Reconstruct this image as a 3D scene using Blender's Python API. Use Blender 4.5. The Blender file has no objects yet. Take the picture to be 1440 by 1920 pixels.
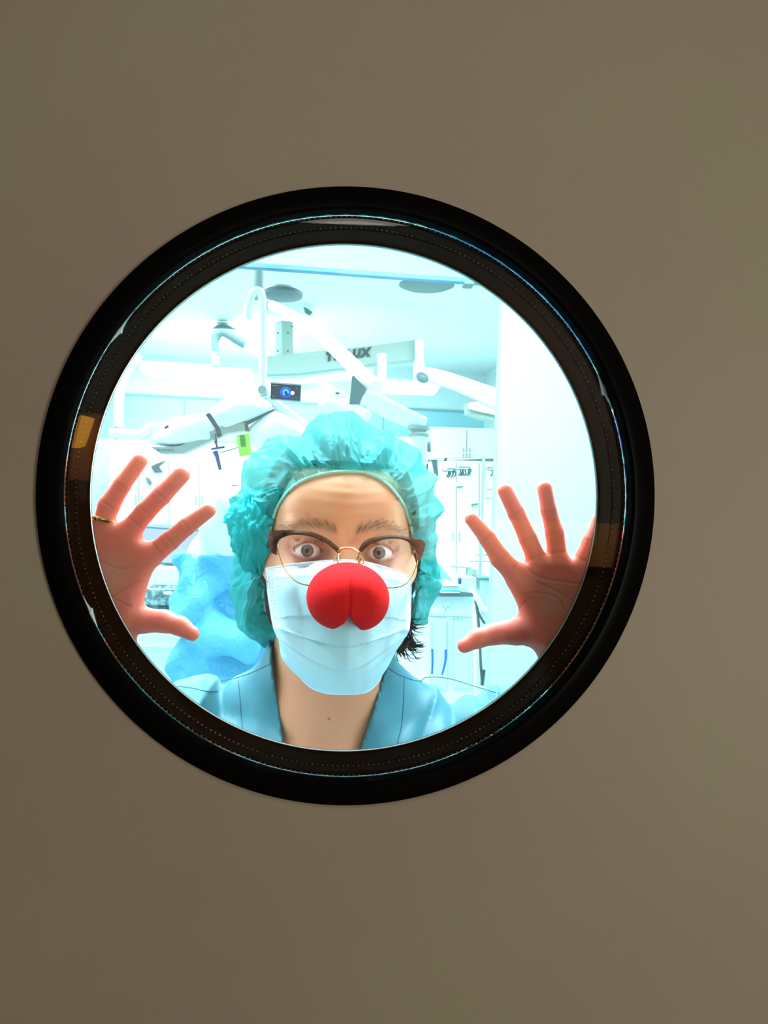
import bpy, math, random
import numpy as np
from mathutils import Vector, Matrix
from mathutils.bvhtree import BVHTree
random.seed(7); rng = np.random.default_rng(7)
S = bpy.context.scene
C = S.collection
PI = math.pi

# ------------------------------------------------------------------ camera
F = 1560.0; CX, CY = 620.0, 963.0; ROLL = math.radians(2.0); EYE = 1.55
cr, sr = math.cos(ROLL), math.sin(ROLL)
def P(px, py, d):
    """point at depth d (metres from the lens) seen at pixel px,py"""
    u = (px-CX)/F*d; v = (CY-py)/F*d
    return Vector((u*cr - v*sr, d, EYE + u*sr + v*cr))
def pix(p):
    X, d, Z = p[0], p[1], p[2]-EYE
    return CX + (X*cr+Z*sr)*F/d, CY - (-X*sr+Z*cr)*F/d
cam = bpy.data.cameras.new('camera'); camo = bpy.data.objects.new('camera', cam); C.objects.link(camo)
cam.sensor_fit = 'VERTICAL'; cam.sensor_height = 36; cam.sensor_width = 27
cam.lens = F/1920*36; cam.clip_start = 0.02
cam.shift_x = (720-CX)/1920; cam.shift_y = -(960-CY)/1920
right = Vector((cr, 0, sr)); up = Vector((-sr, 0, cr)); back = Vector((0, -1, 0))
camo.matrix_world = Matrix(((right.x, up.x, back.x, 0), (right.y, up.y, back.y, 0), (right.z, up.z, back.z, EYE), (0, 0, 0, 1)))
S.camera = camo
# ------------------------------------------------------------------ view, world, lights
S.view_settings.view_transform = 'Standard'; S.view_settings.look = 'None'
S.view_settings.exposure = 0.0; S.view_settings.gamma = 1.0
S.cycles.transparent_max_bounces = 24; S.cycles.max_bounces = 10
S.cycles.use_denoising = True
W = bpy.data.worlds.new('world'); S.world = W; W.use_nodes = True
W.node_tree.nodes['Background'].inputs[0].default_value = (0.9, 0.95, 1, 1)
W.node_tree.nodes['Background'].inputs[1].default_value = 0.05
def area(name, loc, target, sx, sy, e, col):
    l = bpy.data.lights.new(name, 'AREA'); l.shape = 'RECTANGLE'; l.size = sx; l.size_y = sy; l.energy = e; l.color = col
    o = bpy.data.objects.new(name, l); C.objects.link(o); o.location = loc
    o.rotation_euler = (Vector(target)-Vector(loc)).to_track_quat('-Z', 'Y').to_euler()
    return o
COOL = (0.86, 1.0, 1.0)
# ceiling lamps of the operating room (bare area lights just under the ceiling)
area('theatre_lamp', (-1.0, 3.0, 2.62), (-1.0, 3.0, 0), 1.2, 1.2, 64, COOL)
area('theatre_lamp', (0.6, 3.2, 2.62), (0.6, 3.2, 0), 1.2, 1.2, 64, COOL)
area('theatre_lamp', (-0.6, 5.2, 2.62), (-0.6, 5.2, 0), 1.6, 1.2, 64, COOL)
area('vestibule_fill', (0.0, 0.95, 2.38), (0.0, 0.80, 1.3), 1.6, 0.5, 82, (0.92, 0.98, 1.10))  # added light above the vestibule to brighten the face and mask
# corridor behind the photographer: added lights, all out of view
area('corridor_fill', (0.15, -1.2, 2.62), (0.15, 0.3, 1.0), 1.6, 0.5, 11, (1.0, 0.92, 0.80))  # added front light for the door, face and palms
area('corridor_fill', (1.45, -1.65, 1.35), (0.3, 0.6, 1.5), 0.5, 1.3, 36, (1.0, 0.90, 0.76))  # added front light from the right, kept clear of the panes' mirror view
area('panel_fill', (0.5, -1.35, 2.35), (0.5, -1.9, 1.6), 1.6, 0.15, 44, (1.0, 0.66, 0.34))  # added to make the wood panels bright enough to reflect

# ------------------------------------------------------------------ materials
def mat(name, col, rough=0.5, metal=0.0, spec=0.5, emit=None, es=0.0, bump=None, sss=None, alpha=None, attr=None, noise=None, coat=0, sheen=0):
    m = bpy.data.materials.new(name); m.use_nodes = True; nt = m.node_tree; b = nt.nodes['Principled BSDF']
    b.inputs['Base Color'].default_value = (*col, 1); b.inputs['Roughness'].default_value = rough
    b.inputs['Metallic'].default_value = metal; b.inputs['Specular IOR Level'].default_value = spec
    b.inputs['Coat Weight'].default_value = coat; b.inputs['Sheen Weight'].default_value = sheen
    src = None
    if attr:
        a = nt.nodes.new('ShaderNodeAttribute'); a.attribute_name = attr; src = a.outputs['Color']
    if noise:   # (scale, colour b, lo, hi)
        tc = nt.nodes.new('ShaderNodeTexCoord'); n = nt.nodes.new('ShaderNodeTexNoise'); n.inputs['Scale'].default_value = noise[0]
        n.inputs['Detail'].default_value = 4
        nt.links.new(tc.outputs['Object'], n.inputs['Vector'])
        r = nt.nodes.new('ShaderNodeMapRange'); r.inputs[1].default_value = noise[2]; r.inputs[2].default_value = noise[3]
        nt.links.new(n.outputs['Fac'], r.inputs[0])
        mx = nt.nodes.new('ShaderNodeMix'); mx.data_type = 'RGBA'
        nt.links.new(r.outputs[0], mx.inputs[0]); mx.inputs[6].default_value = (*col, 1); mx.inputs[7].default_value = (*noise[1], 1)
        if src: nt.links.new(src, mx.inputs[6])
        src = mx.outputs[2]
    if src: nt.links.new(src, b.inputs['Base Color'])
    if emit: b.inputs['Emission Color'].default_value = (*emit, 1); b.inputs['Emission Strength'].default_value = es
    if sss:
        b.inputs['Subsurface Weight'].default_value = sss[0]; b.inputs['Subsurface Radius'].default_value = sss[1]
        b.inputs['Subsurface Scale'].default_value = 1.0
    if bump:
        tc = nt.nodes.new('ShaderNodeTexCoord'); n = nt.nodes.new('ShaderNodeTexNoise'); n.inputs['Scale'].default_value = bump[0]
        n.inputs['Detail'].default_value = 5
        nt.links.new(tc.outputs['Object'], n.inputs['Vector'])
        bp = nt.nodes.new('ShaderNodeBump'); bp.inputs['Strength'].default_value = bump[1]; bp.inputs['Distance'].default_value = bump[2]
        nt.links.new(n.outputs['Fac'], bp.inputs['Height']); nt.links.new(bp.outputs[0], b.inputs['Normal'])
    return m
def black_mat(name, col, gl, rough):
    m = bpy.data.materials.new(name); m.use_nodes = True; nt = m.node_tree; nt.nodes.clear()
    o = nt.nodes.new('ShaderNodeOutputMaterial'); t = nt.nodes.new('ShaderNodeBsdfDiffuse'); t.inputs[0].default_value = (*col, 1)
    g = nt.nodes.new('ShaderNodeBsdfGlossy'); g.inputs['Roughness'].default_value = rough
    mx = nt.nodes.new('ShaderNodeMixShader'); mx.inputs[0].default_value = gl
    nt.links.new(t.outputs[0], mx.inputs[1]); nt.links.new(g.outputs[0], mx.inputs[2]); nt.links.new(mx.outputs[0], o.inputs[0]); return m
def glass_mat(name, tint, ior=1.45, rough=0.0):
    m = bpy.data.materials.new(name); m.use_nodes = True; nt = m.node_tree; nt.nodes.clear()
    o = nt.nodes.new('ShaderNodeOutputMaterial'); t = nt.nodes.new('ShaderNodeBsdfTransparent'); t.inputs[0].default_value = (*tint, 1)
    g = nt.nodes.new('ShaderNodeBsdfGlossy'); g.inputs['Roughness'].default_value = rough
    fr = nt.nodes.new('ShaderNodeFresnel'); fr.inputs[0].default_value = ior
    mx = nt.nodes.new('ShaderNodeMixShader')
    nt.links.new(fr.outputs[0], mx.inputs[0]); nt.links.new(t.outputs[0], mx.inputs[1]); nt.links.new(g.outputs[0], mx.inputs[2])
    nt.links.new(mx.outputs[0], o.inputs[0]); return m
def veil_mat(name, col, transl=0.5, see=0.12, bump=None, thick=None):
    """thin woven fabric: diffuse + translucent + a little see-through"""
    m = bpy.data.materials.new(name); m.use_nodes = True; nt = m.node_tree; nt.nodes.clear()
    o = nt.nodes.new('ShaderNodeOutputMaterial')
    d = nt.nodes.new('ShaderNodeBsdfPrincipled'); d.inputs['Base Color'].default_value = (*col, 1); d.inputs['Roughness'].default_value = 0.5
    d.inputs['Specular IOR Level'].default_value = 0.35
    t = nt.nodes.new('ShaderNodeBsdfTranslucent'); t.inputs[0].default_value = (*[min(1, c*1.05) for c in col], 1)
    mx = nt.nodes.new('ShaderNodeMixShader'); mx.inputs[0].default_value = transl
    nt.links.new(d.outputs[0], mx.inputs[1]); nt.links.new(t.outputs[0], mx.inputs[2])
    out = mx.outputs[0]
    tc = nt.nodes.new('ShaderNodeTexCoord')
    if see:
        tr = nt.nodes.new('ShaderNodeBsdfTransparent'); tr.inputs[0].default_value = (0.75, 1, 0.98, 1) if col[2] > col[0]*1.5 else (1, 1, 1, 1)
        m2 = nt.nodes.new('ShaderNodeMixShader')
        n = nt.nodes.new('ShaderNodeTexNoise'); n.inputs['Scale'].default_value = 28; n.inputs['Detail'].default_value = 3
        nt.links.new(tc.outputs['Object'], n.inputs['Vector'])
        r = nt.nodes.new('ShaderNodeMapRange'); r.inputs[1].default_value = .3; r.inputs[2].default_value = .7
        r.inputs[3].default_value = see*0.4; r.inputs[4].default_value = see*1.6
        nt.links.new(n.outputs['Fac'], r.inputs[0]); nt.links.new(r.outputs[0], m2.inputs[0])
        nt.links.new(out, m2.inputs[1]); nt.links.new(tr.outputs[0], m2.inputs[2]); out = m2.outputs[0]
    if bump:
        n = nt.nodes.new('ShaderNodeTexNoise'); n.inputs['Scale'].default_value = bump[0]; n.inputs['Detail'].default_value = 6
        n.inputs['Distortion'].default_value = 0.6
        nt.links.new(tc.outputs['Object'], n.inputs['Vector'])
        bp = nt.nodes.new('ShaderNodeBump'); bp.inputs['Strength'].default_value = bump[1]; bp.inputs['Distance'].default_value = bump[2]
        nt.links.new(n.outputs['Fac'], bp.inputs['Height']); nt.links.new(bp.outputs[0], d.inputs['Normal']); nt.links.new(bp.outputs[0], t.inputs['Normal'])
    nt.links.new(out, o.inputs[0]); return m
M = {}
M['door'] = mat('door_laminate', (0.225, 0.215, 0.150), 0.5, spec=0.25, noise=(5, (0.23, 0.195, 0.155), 0.35, 0.65), bump=(220, 0.05, 0.001))
M['black'] = black_mat('black_rubber', (0.002, 0.002, 0.002), 0.004, 0.3)
M['tunnel'] = black_mat('brown_black_spacer', (0.011, 0.0038, 0.0008), 0.006, 0.2)
M['dot'] = mat('spacer_perforation', (0.35, 0.30, 0.27), 0.3, metal=0.8)
M['silver'] = mat('silver_edge', (0.75, 0.82, 0.82), 0.3, metal=0.7)
M['silicone'] = mat('silicone', (0.55, 0.68, 0.70), 0.3, bump=(400, .6, .001))
M['pane'] = glass_mat('pane_glass', (0.955, 0.995, 1.0), 1.45)
M['lens'] = glass_mat('lens_glass', (0.985, 0.985, 0.985), 1.18)
M['skin'] = mat('skin', (0.8, 0.5, 0.4), 0.48, spec=0.35, sss=(0.9, (0.007, 0.0022, 0.0012)), attr='tint', bump=(900, 0.12, 0.0004))
M['eye'] = mat('eye', (0.9, 0.9, 0.9), 0.12, spec=0.6, attr='tint')
M['hair'] = mat('dark_hair', (0.035, 0.022, 0.015), 0.5, spec=0.4)
M['lash'] = mat('eyelash', (0.03, 0.02, 0.015), 0.6)
M['cap'] = veil_mat('teal_nonwoven', (0.028, 0.41, 0.39), 0.36, 0.31, bump=(180, 0.5, 0.003))
M['knot'] = veil_mat('teal_gathers', (0.015, 0.56, 0.57), 0.4, 0.04, bump=(260, 0.35, 0.002))
M['elastic'] = mat('cap_elastic', (0.30, 0.72, 0.62), 0.7, bump=(900, .8, .001))
M['mask_top'] = veil_mat('mask_nonwoven', (0.58, 0.91, 1.0), 0.04, 0.0, bump=(500, 0.2, 0.001))
M['mask_white'] = veil_mat('mask_white_border', (0.84, 0.92, 1.0), 0.04, 0.0, bump=(700, 0.25, 0.001))
M['stitch'] = mat('stitch', (0.20, 0.26, 0.36), 0.7)
M['foam'] = mat('red_foam', (0.86, 0.006, 0.010), 0.85, spec=0.15, bump=(1500, 0.6, 0.0008), noise=(700, (0.66, 0.008, 0.008), .35, .65))
M['scrub'] = mat('teal_scrubs', (0.03, 0.175, 0.225), 0.5, spec=0.45, sheen=0.1, bump=(420, 0.15, 0.001), noise=(14, (0.05, 0.235, 0.285), .3, .7))
M['seam'] = mat('scrub_seam', (0.03, 0.12, 0.15), 0.7)
M['brow_bar'] = mat('brown_acetate', (0.045, 0.028, 0.018), 0.22, spec=0.6, noise=(120, (0.015, 0.010, 0.008), .4, .6))
M['gold'] = mat('gold_metal', (0.85, 0.60, 0.22), 0.22, metal=1.0)
M['nosepad'] = glass_mat('nose_pad', (0.9, 0.85, 0.8), 1.4)
WH = (0.90, 0.95, 0.95)
M['white'] = mat('white_enamel', WH, 0.4)
M['wall'] = mat('theatre_wall', (0.70, 0.88, 0.89), 0.5, noise=(2.0, (0.73, 0.89, 0.90), .3, .7))
M['wallr'] = mat('pale_cyan_panel', (0.34, 0.62, 0.65), 0.5, noise=(2.0, (0.36, 0.64, 0.67), .3, .7))
M['ceil'] = mat('theatre_ceiling', (0.80, 0.90, 0.89), 0.6, noise=(1.4, (0.83, 0.91, 0.90), .3, .7))
M['floor'] = mat('theatre_floor', (0.62, 0.80, 0.82), 0.35, noise=(6, (0.58, 0.76, 0.79), .3, .7))
M['band'] = mat('blue_wall_panel', (0.36, 0.72, 0.80), 0.35)
M['bandline'] = mat('panel_joint', (0.22, 0.46, 0.52), 0.5)
M['lintel'] = mat('pale_blue_lintel', (0.20, 0.48, 0.54), 0.45)
M['strip'] = mat('dark_track', (0.03, 0.16, 0.24), 0.35, spec=0.4, noise=(9, (0.10, 0.30, 0.55), .45, .62))
M['grey'] = mat('grey_green_plastic', (0.13, 0.20, 0.20), 0.45)
M['lgrey'] = mat('pale_grey_plastic', (0.35, 0.42, 0.38), 0.45)
M['dgrey'] = mat('dark_grey_rubber', (0.08, 0.11, 0.11), 0.5)
M['dark'] = mat('dark_plastic', (0.02, 0.025, 0.03), 0.35)
M['ink'] = mat('dark_lettering', (0.02, 0.05, 0.05), 0.5)
M['lamp'] = mat('lit_diffuser', (0.9, 0.95, 0.95), 0.4, emit=(0.88, 1, 1), es=2.2)
M['bluelit'] = mat('blue_display_ring', (0.02, 0.05, 0.5), 0.3, emit=(0.01, 0.08, 1), es=1.0)
M['cyanlit'] = mat('cyan_display_dot', (0.1, 0.4, 0.9), 0.3, emit=(0.1, 0.5, 1), es=1.0)
M['whitelit'] = mat('white_display_dot', (0.9, 0.9, 1), 0.3, emit=(0.9, 0.95, 1), es=1.2)
M['screen'] = mat('violet_screen', (0.2, 0.2, 0.5), 0.3, emit=(0.42, 0.46, 0.86), es=0.75, noise=None)
M['green'] = mat('lime_label', (0.35, 0.85, 0.12), 0.5)
M['dgreen'] = mat('green_mark', (0.03, 0.28, 0.06), 0.5)
M['blue'] = mat('blue_handle', (0.02, 0.16, 0.70), 0.4)
M['navy'] = mat('navy_knob', (0.04, 0.09, 0.28), 0.4)
M['gown'] = veil_mat('blue_gown', (0.16, 0.58, 0.86), 0.25, 0.0, bump=(30, 0.8, 0.02))
M['hood'] = mat('white_hood', (0.80, 0.92, 0.94), 0.7, bump=(60, .5, .01))
M['teal'] = mat('teal_drape', (0.18, 0.66, 0.62), 0.7, bump=(50, .6, .01))
M['pink'] = mat('pink_pack', (0.80, 0.30, 0.36), 0.6)
M['granite'] = mat('speckled_grey', (0.16, 0.24, 0.25), 0.4, noise=(60, (0.50, 0.60, 0.60), .45, .6))
M['steel'] = mat('brushed_steel', (0.45, 0.52, 0.52), 0.3, metal=0.7)
M['corr_wall'] = mat('corridor_paint', (0.07, 0.05, 0.035), 0.7, spec=0.2, noise=(3, (0.06, 0.045, 0.03), .3, .7))
M['oak'] = mat('orange_wood', (0.62, 0.30, 0.09), 0.4, noise=(5, (0.5, 0.22, 0.06), .3, .7))
M['corr_floor'] = mat('corridor_lino', (0.12, 0.11, 0.10), 0.4)

# ------------------------------------------------------------------ mesh helpers
def mesh_obj(name, V, Fc, m, parent=None, smooth=True, tint=None):
    me = bpy.data.meshes.new(name)
    V = np.asarray(V, dtype=np.float64).reshape(-1, 3)
    if isinstance(Fc, np.ndarray) and len(Fc):
        k = Fc.shape[1]; me.vertices.add(len(V)); me.vertices.foreach_set('co', V.ravel())
        me.loops.add(Fc.size); me.loops.foreach_set('vertex_index', Fc.ravel().astype(np.int32))
        me.polygons.add(len(Fc)); me.polygons.foreach_set('loop_start', (np.arange(len(Fc))*k).astype(np.int32))
        me.polygons.foreach_set('loop_total', np.full(len(Fc), k, np.int32)); me.update(calc_edges=True)
    else:
        me.from_pydata([tuple(v) for v in V], [], [tuple(f) for f in Fc])
    me.validate()
    ms = m if isinstance(m, (list, tuple)) else [m]
    for q in ms: me.materials.append(q)
    if smooth: me.polygons.foreach_set('use_smooth', np.ones(len(me.polygons), bool))
    if tint is not None:
        a = me.attributes.new('tint', 'FLOAT_COLOR', 'POINT')
        t = np.ones((len(V), 4), np.float32); t[:, :3] = tint; a.data.foreach_set('color', t.ravel())
    me.update()
    o = bpy.data.objects.new(name, me); C.objects.link(o)
    if parent: o.parent = parent; o.matrix_parent_inverse = parent.matrix_world.inverted() if parent.type != 'EMPTY' else Matrix.Translation(-parent.location)
    return o
class MB:
    def __init__(s): s.V = []; s.F = []
    def add(s, V, Fc):
        n = len(s.V); s.V += [tuple(v) for v in V]; s.F += [tuple(i+n for i in f) for f in Fc]; return s
    def box(s, c, sz, rz=0.0, bev=0.0, rot=None):
        """bevelled box centred on c"""
        sx, sy, sz_ = sz[0]/2, sz[1]/2, sz[2]/2
        R = rot if rot is not None else Matrix.Rotation(rz, 3, 'Z'); c = Vector(c)
        b = min(bev, sx*.9, sy*.9, sz_*.9)
        if b <= 0:
            v = [Vector((x*sx, y*sy, z*sz_)) for x in (-1, 1) for y in (-1, 1) for z in (-1, 1)]
            f = [(0, 1, 3, 2), (4, 6, 7, 5), (0, 4, 5, 1), (2, 3, 7, 6), (0, 2, 6, 4), (1, 5, 7, 3)]
        else:
            v = []; idx = {}
            for x in (-1, 1):
                for y in (-1, 1):
                    for z in (-1, 1):
                        for a in range(3):
                            p = [x*(sx-b), y*(sy-b), z*(sz_-b)]
                            p[a] = (x*sx, y*sy, z*sz_)[a]
                            idx[(x, y, z, a)] = len(v); v.append(Vector(p))
            f = []
            for a in range(3):
                o1, o2 = [(1, 2), (0, 2), (0, 1)][a]
                for sg in (-1, 1):
                    q = []
                    for (p1, p2) in ((-1, -1), (1, -1), (1, 1), (-1, 1)):
                        k = [0, 0, 0]; k[a] = sg; k[o1] = p1; k[o2] = p2; q.append(idx[(*k, a)])
                    f.append(tuple(q))
            for a in range(3):
                o1, o2 = [(1, 2), (0, 2), (0, 1)][a]
                for p1 in (-1, 1):
                    for p2 in (-1, 1):
                        k0 = [0, 0, 0]; k1 = [0, 0, 0]; k0[a] = -1; k1[a] = 1
                        for k in (k0, k1): k[o1] = p1; k[o2] = p2
                        f.append((idx[(*k0, o1)], idx[(*k1, o1)], idx[(*k1, o2)], idx[(*k0, o2)]))
            for x in (-1, 1):
                for y in (-1, 1):
                    for z in (-1, 1): f.append((idx[(x, y, z, 0)], idx[(x, y, z, 1)], idx[(x, y, z, 2)]))
        return s.add([R @ p + c for p in v], f)
    def tube(s, pts, r, n=12, caps=True, flat=None):
        pts = [Vector(p) for p in pts]; k = len(pts); rs = r if isinstance(r, (list, tuple)) else [r]*k
        T = [(pts[min(i+1, k-1)]-pts[max(i-1, 0)]).normalized() for i in range(k)]
        ref = Vector((0, 0, 1)) if abs(T[0].z) < .9 else Vector((1, 0, 0))
        N = (ref - T[0]*ref.dot(T[0])).normalized(); V = []
        for i in range(k):
            N = (N - T[i]*N.dot(T[i])).normalized(); B = T[i].cross(N)
            fl = flat if flat else 1
            for j in range(n):
                a = 2*PI*j/n; V.append(pts[i] + N*math.cos(a)*rs[i]*fl + B*math.sin(a)*rs[i])
        Fc = [(i*n+j, i*n+(j+1) % n, (i+1)*n+(j+1) % n, (i+1)*n+j) for i in range(k-1) for j in range(n)]
        if caps: Fc += [tuple(range(n-1, -1, -1)), tuple((k-1)*n+j for j in range(n))]
        return s.add(V, Fc)
    def lathe(s, prof, c=(0, 0, 0), axis='Z', n=48, sy=1.0):
        V = []; c = Vector(c); k = len(prof)
        for (r, h) in prof:
            for j in range(n):
                a = 2*PI*j/n; x, y = r*math.cos(a), r*math.sin(a)*sy
                V.append(c + (Vector((x, y, h)) if axis == 'Z' else Vector((x, h, y)) if axis == 'Y' else Vector((h, x, y))))
        Fc = [(i*n+j, i*n+(j+1) % n, (i+1)*n+(j+1) % n, (i+1)*n+j) for i in range(k-1) for j in range(n)]
        return s.add(V, Fc)
    def prism(s, poly, off):
        """front polygon (3-D points) swept by the vector off"""
        n = len(poly); o = Vector(off); V = [Vector(p) for p in poly] + [Vector(p)+o for p in poly]
        return s.add(V, [tuple(range(n)), tuple(range(2*n-1, n-1, -1))] + [(i, (i+1) % n, n+(i+1) % n, n+i) for i in range(n)])
    def ell(s, c, r, nu=24, nv=14, R=None):
        V = []; c = Vector(c)
        for i in range(nv+1):
            t = PI*i/nv
            for j in range(nu):
                a = 2*PI*j/nu; p = Vector((r[0]*math.sin(t)*math.cos(a), r[1]*math.sin(t)*math.sin(a), r[2]*math.cos(t)))
                V.append((R @ p if R else p)+c)
        return s.add(V, [(i*nu+j, i*nu+(j+1) % nu, (i+1)*nu+(j+1) % nu, (i+1)*nu+j) for i in range(nv) for j in range(nu)])
    def build(s, name, m, parent=None, smooth=False, auto=True):
        o = mesh_obj(name, s.V, s.F, m, parent, smooth=False)
        me = o.data
        import bmesh
        bm = bmesh.new(); bm.from_mesh(me); bmesh.ops.remove_doubles(bm, verts=bm.verts, dist=1e-6)
        bmesh.ops.recalc_face_normals(bm, faces=bm.faces)
        if smooth:
            for f in bm.faces: f.smooth = True
            for e in bm.edges:
                if len(e.link_faces) == 2 and e.calc_face_angle(0) > math.radians(40): e.smooth = False
        bm.to_mesh(me); bm.free(); return o
def tag(o, label=None, cat=None, group=None, kind=None):
    if label: o['label'] = label
    if cat: o['category'] = cat
    if group: o['group'] = group
    if kind: o['kind'] = kind
    return o
def empty(name, loc, label=None, cat=None, group=None, kind=None):
    o = bpy.data.objects.new(name, None); C.objects.link(o); o.location = loc; o.empty_display_size = .05
    return tag(o, label, cat, group, kind)
def spline(pts, n=8):
    """Catmull-Rom through the points"""
    p = [Vector(q) for q in pts]; p = [p[0]*2-p[1]] + p + [p[-1]*2-p[-2]]; out = []
    for i in range(1, len(p)-2):
        for k in range(n):
            t = k/n; a, b, c, d = p[i-1], p[i], p[i+1], p[i+2]
            out.append(.5*((2*b)+(c-a)*t+(2*a-5*b+4*c-d)*t*t+(3*b-a-3*c+d)*t**3))
    out.append(p[-2]); return out
def cyc_interp(ang, pts):
    """periodic Catmull-Rom resampling of closed control points (k x d) at parameters ang in 0..1"""
    pts = np.asarray(pts, float); k = len(pts); x = np.asarray(ang)*k; i = np.floor(x).astype(int); t = (x-i)[:, None]
    a, b, c, d = pts[(i-1) % k], pts[i % k], pts[(i+1) % k], pts[(i+2) % k]
    return .5*((2*b)+(c-a)*t+(2*a-5*b+4*c-d)*t*t+(3*b-a-3*c+d)*t**3)

# ------------------------------------------------------------------ signed-distance modelling (smooth organic bodies)
def sd_ell(p, c, r, R=None):
    q = p-np.asarray(c, np.float32)
    if R is not None: q = q @ np.asarray(R, np.float32)
    r = np.asarray(r, np.float32); k0 = np.linalg.norm(q/r, axis=1); k1 = np.linalg.norm(q/(r*r), axis=1)
    return np.where(k1 < 1e-6, -r.min(), k0*(k0-1)/np.maximum(k1, 1e-6))
def sd_cone(p, a, b, ra, rb):
    a = np.asarray(a, np.float32); b = np.asarray(b, np.float32); ba = b-a; L = float(ba @ ba)+1e-12
    t = np.clip(((p-a) @ ba)/L, 0, 1)
    return np.linalg.norm(p-a-t[:, None]*ba, axis=1)-(ra+(rb-ra)*t)
def smin(a, b, k):
    h = np.maximum(k-np.abs(a-b), 0)/k; return np.minimum(a, b)-h*h*k*.25
def smax(a, b, k): return -smin(-a, -b, k)
def surface(f, lo, hi, h, B=12):
    lo = np.asarray(lo, float); hi = np.asarray(hi, float)
    nb = np.ceil((hi-lo)/(h*B)).astype(int); g = np.stack(np.meshgrid(*[np.arange(n) for n in nb], indexing='ij'), -1).reshape(-1, 3)
    cen = lo+(g+.5)*h*B; keep = np.abs(f(cen.astype(np.float32))) < h*B*.5*1.9+h*2; g = g[keep]
    r = np.arange(B+1); loc = np.stack(np.meshgrid(r, r, r, indexing='ij'), -1).reshape(-1, 3)
    N = nb*B+2; cid = []; cpos = []; quads = []
    fl = lambda c: (c[..., 0]*N[1]+c[..., 1])*N[2]+c[..., 2]
    for s in range(0, len(g), 60):
        gi = g[s:s+60]; co = gi[:, None, :]*B+loc[None]
        val = f((lo+co.reshape(-1, 3)*h).astype(np.float32)).reshape(len(gi), B+1, B+1, B+1)
        ins = val < 0
        c8 = [(i, j, k) for i in (0, 1) for j in (0, 1) for k in (0, 1)]
        sl = lambda A, o: A[:, o[0]:B+o[0], o[1]:B+o[1], o[2]:B+o[2]]
        cnt = sum(sl(ins, o).astype(np.int8) for o in c8); act = (cnt > 0) & (cnt < 8)
        bi, x, y, z = np.nonzero(act)
        if not len(bi): continue
        base = gi[bi]*B+np.stack([x, y, z], -1); acc = np.zeros((len(bi), 3)); num = np.zeros(len(bi))
        vv = {o: val[bi, x+o[0], y+o[1], z+o[2]] for o in c8}
        for o in c8:
            for ax in range(3):
                if o[ax]: continue
                o2 = list(o); o2[ax] = 1; o2 = tuple(o2); a, b = vv[o], vv[o2]; m = (a < 0) != (b < 0)
                t = np.where(m, a/np.where(m, a-b, 1), 0); pt = np.tile(np.array(o, float), (len(bi), 1)); pt[:, ax] = t
                acc += pt*m[:, None]; num += m
        cid.append(fl(base)); cpos.append(lo+(base+acc/num[:, None])*h)
        for ax in range(3):
            o2 = [0, 0, 0]; o2[ax] = 1; a, b = vv[(0, 0, 0)], vv[tuple(o2)]; m = (a < 0) != (b < 0)
            e1 = np.zeros(3, int); e2 = np.zeros(3, int); e1[(ax+1) % 3] = 1; e2[(ax+2) % 3] = 1; bb = base[m]
            q = np.stack([fl(bb), fl(bb-e1), fl(bb-e1-e2), fl(bb-e2)], -1); fp = a[m] < 0
            q[~fp] = q[~fp][:, ::-1]; quads.append(q)
    cid = np.concatenate(cid); cpos = np.concatenate(cpos); q = np.concatenate(quads)
    od = np.argsort(cid); cid = cid[od]; cpos = cpos[od]; ix = np.clip(np.searchsorted(cid, q), 0, len(cid)-1)
    return cpos, ix[(cid[ix] == q).all(1)]
def ray_bvh(V, Fc):
    return BVHTree.FromPolygons([Vector(v) for v in V], [tuple(int(i) for i in f) for f in Fc])
def onto(bvh, px, py, lift=0.0, fallback=.9):
    d = (P(px, py, 1)-Vector((0, 0, EYE))).normalized(); h = bvh.ray_cast(Vector((0, 0, EYE)), d)
    return (h[0]-d*lift) if h[0] is not None else P(px, py, fallback)

# ================================================================== SETTING
RX, RZ = P(647, 930, .603).x, P(647, 930, .603).z       # centre of the porthole
RO, RI = 0.2225, 0.2030
DY0, DY1 = 0.603, 0.664                                  # door faces
def plate_with_hole(x0, x1, z0, z1, y0, y1, R, n=160):
    V = []; 
    for y in (y0, y1):
        for k in range(n):
            a = 2*PI*k/n; V.append((RX+R*math.cos(a), y, RZ+R*math.sin(a)))
        for k in range(n):
            a = 2*PI*k/n; c, s_ = math.cos(a), math.sin(a)
            t = min((x1-RX)/c if c > 1e-9 else 9e9, (x0-RX)/c if c < -1e-9 else 9e9, (z1-RZ)/s_ if s_ > 1e-9 else 9e9, (z0-RZ)/s_ if s_ < -1e-9 else 9e9)
            V.append((RX+t*c, y, RZ+t*s_))
    Fc = []
    for k in range(n):
        j = (k+1) % n
        Fc += [(k, j, n+j, n+k), (2*n+k, 3*n+k, 3*n+j, 2*n+j), (k, 2*n+k, 2*n+j, j), (n+k, n+j, 3*n+j, 3*n+k)]
    # square off the corners
    m = MB(); m.add(V, Fc); return m
DX0, DX1 = RX-.60, RX+.60
d1 = plate_with_hole(DX0, DX1, 0.01, 2.20, DY0, DY1, RI+.006).build('door_1', M['door']); tag(d1, 'plain beige door leaf with a round porthole window', 'door', kind='structure')
tag(plate_with_hole(DX0, DX1, 0.01, 2.20, DY1, DY1+.0016, RI+.0185).build('bounce_facing', mat('white_bounce', (.86, .90, .90), .5), d1), 'white bounce sheet added to the rear face of the door')  # white sheet added to bounce light onto the face
w = MB(); w.box((DX0-1.2, .635, 1.4), (2.398, .14, 2.8)); w.box((DX1+1.2, .635, 1.4), (2.398, .14, 2.8)); w.box((RX, .635, 2.505), (1.2, .14, .59))
tag(w.build('wall_front', M['corr_wall']), 'beige corridor wall around the door', 'wall', kind='structure')
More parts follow.
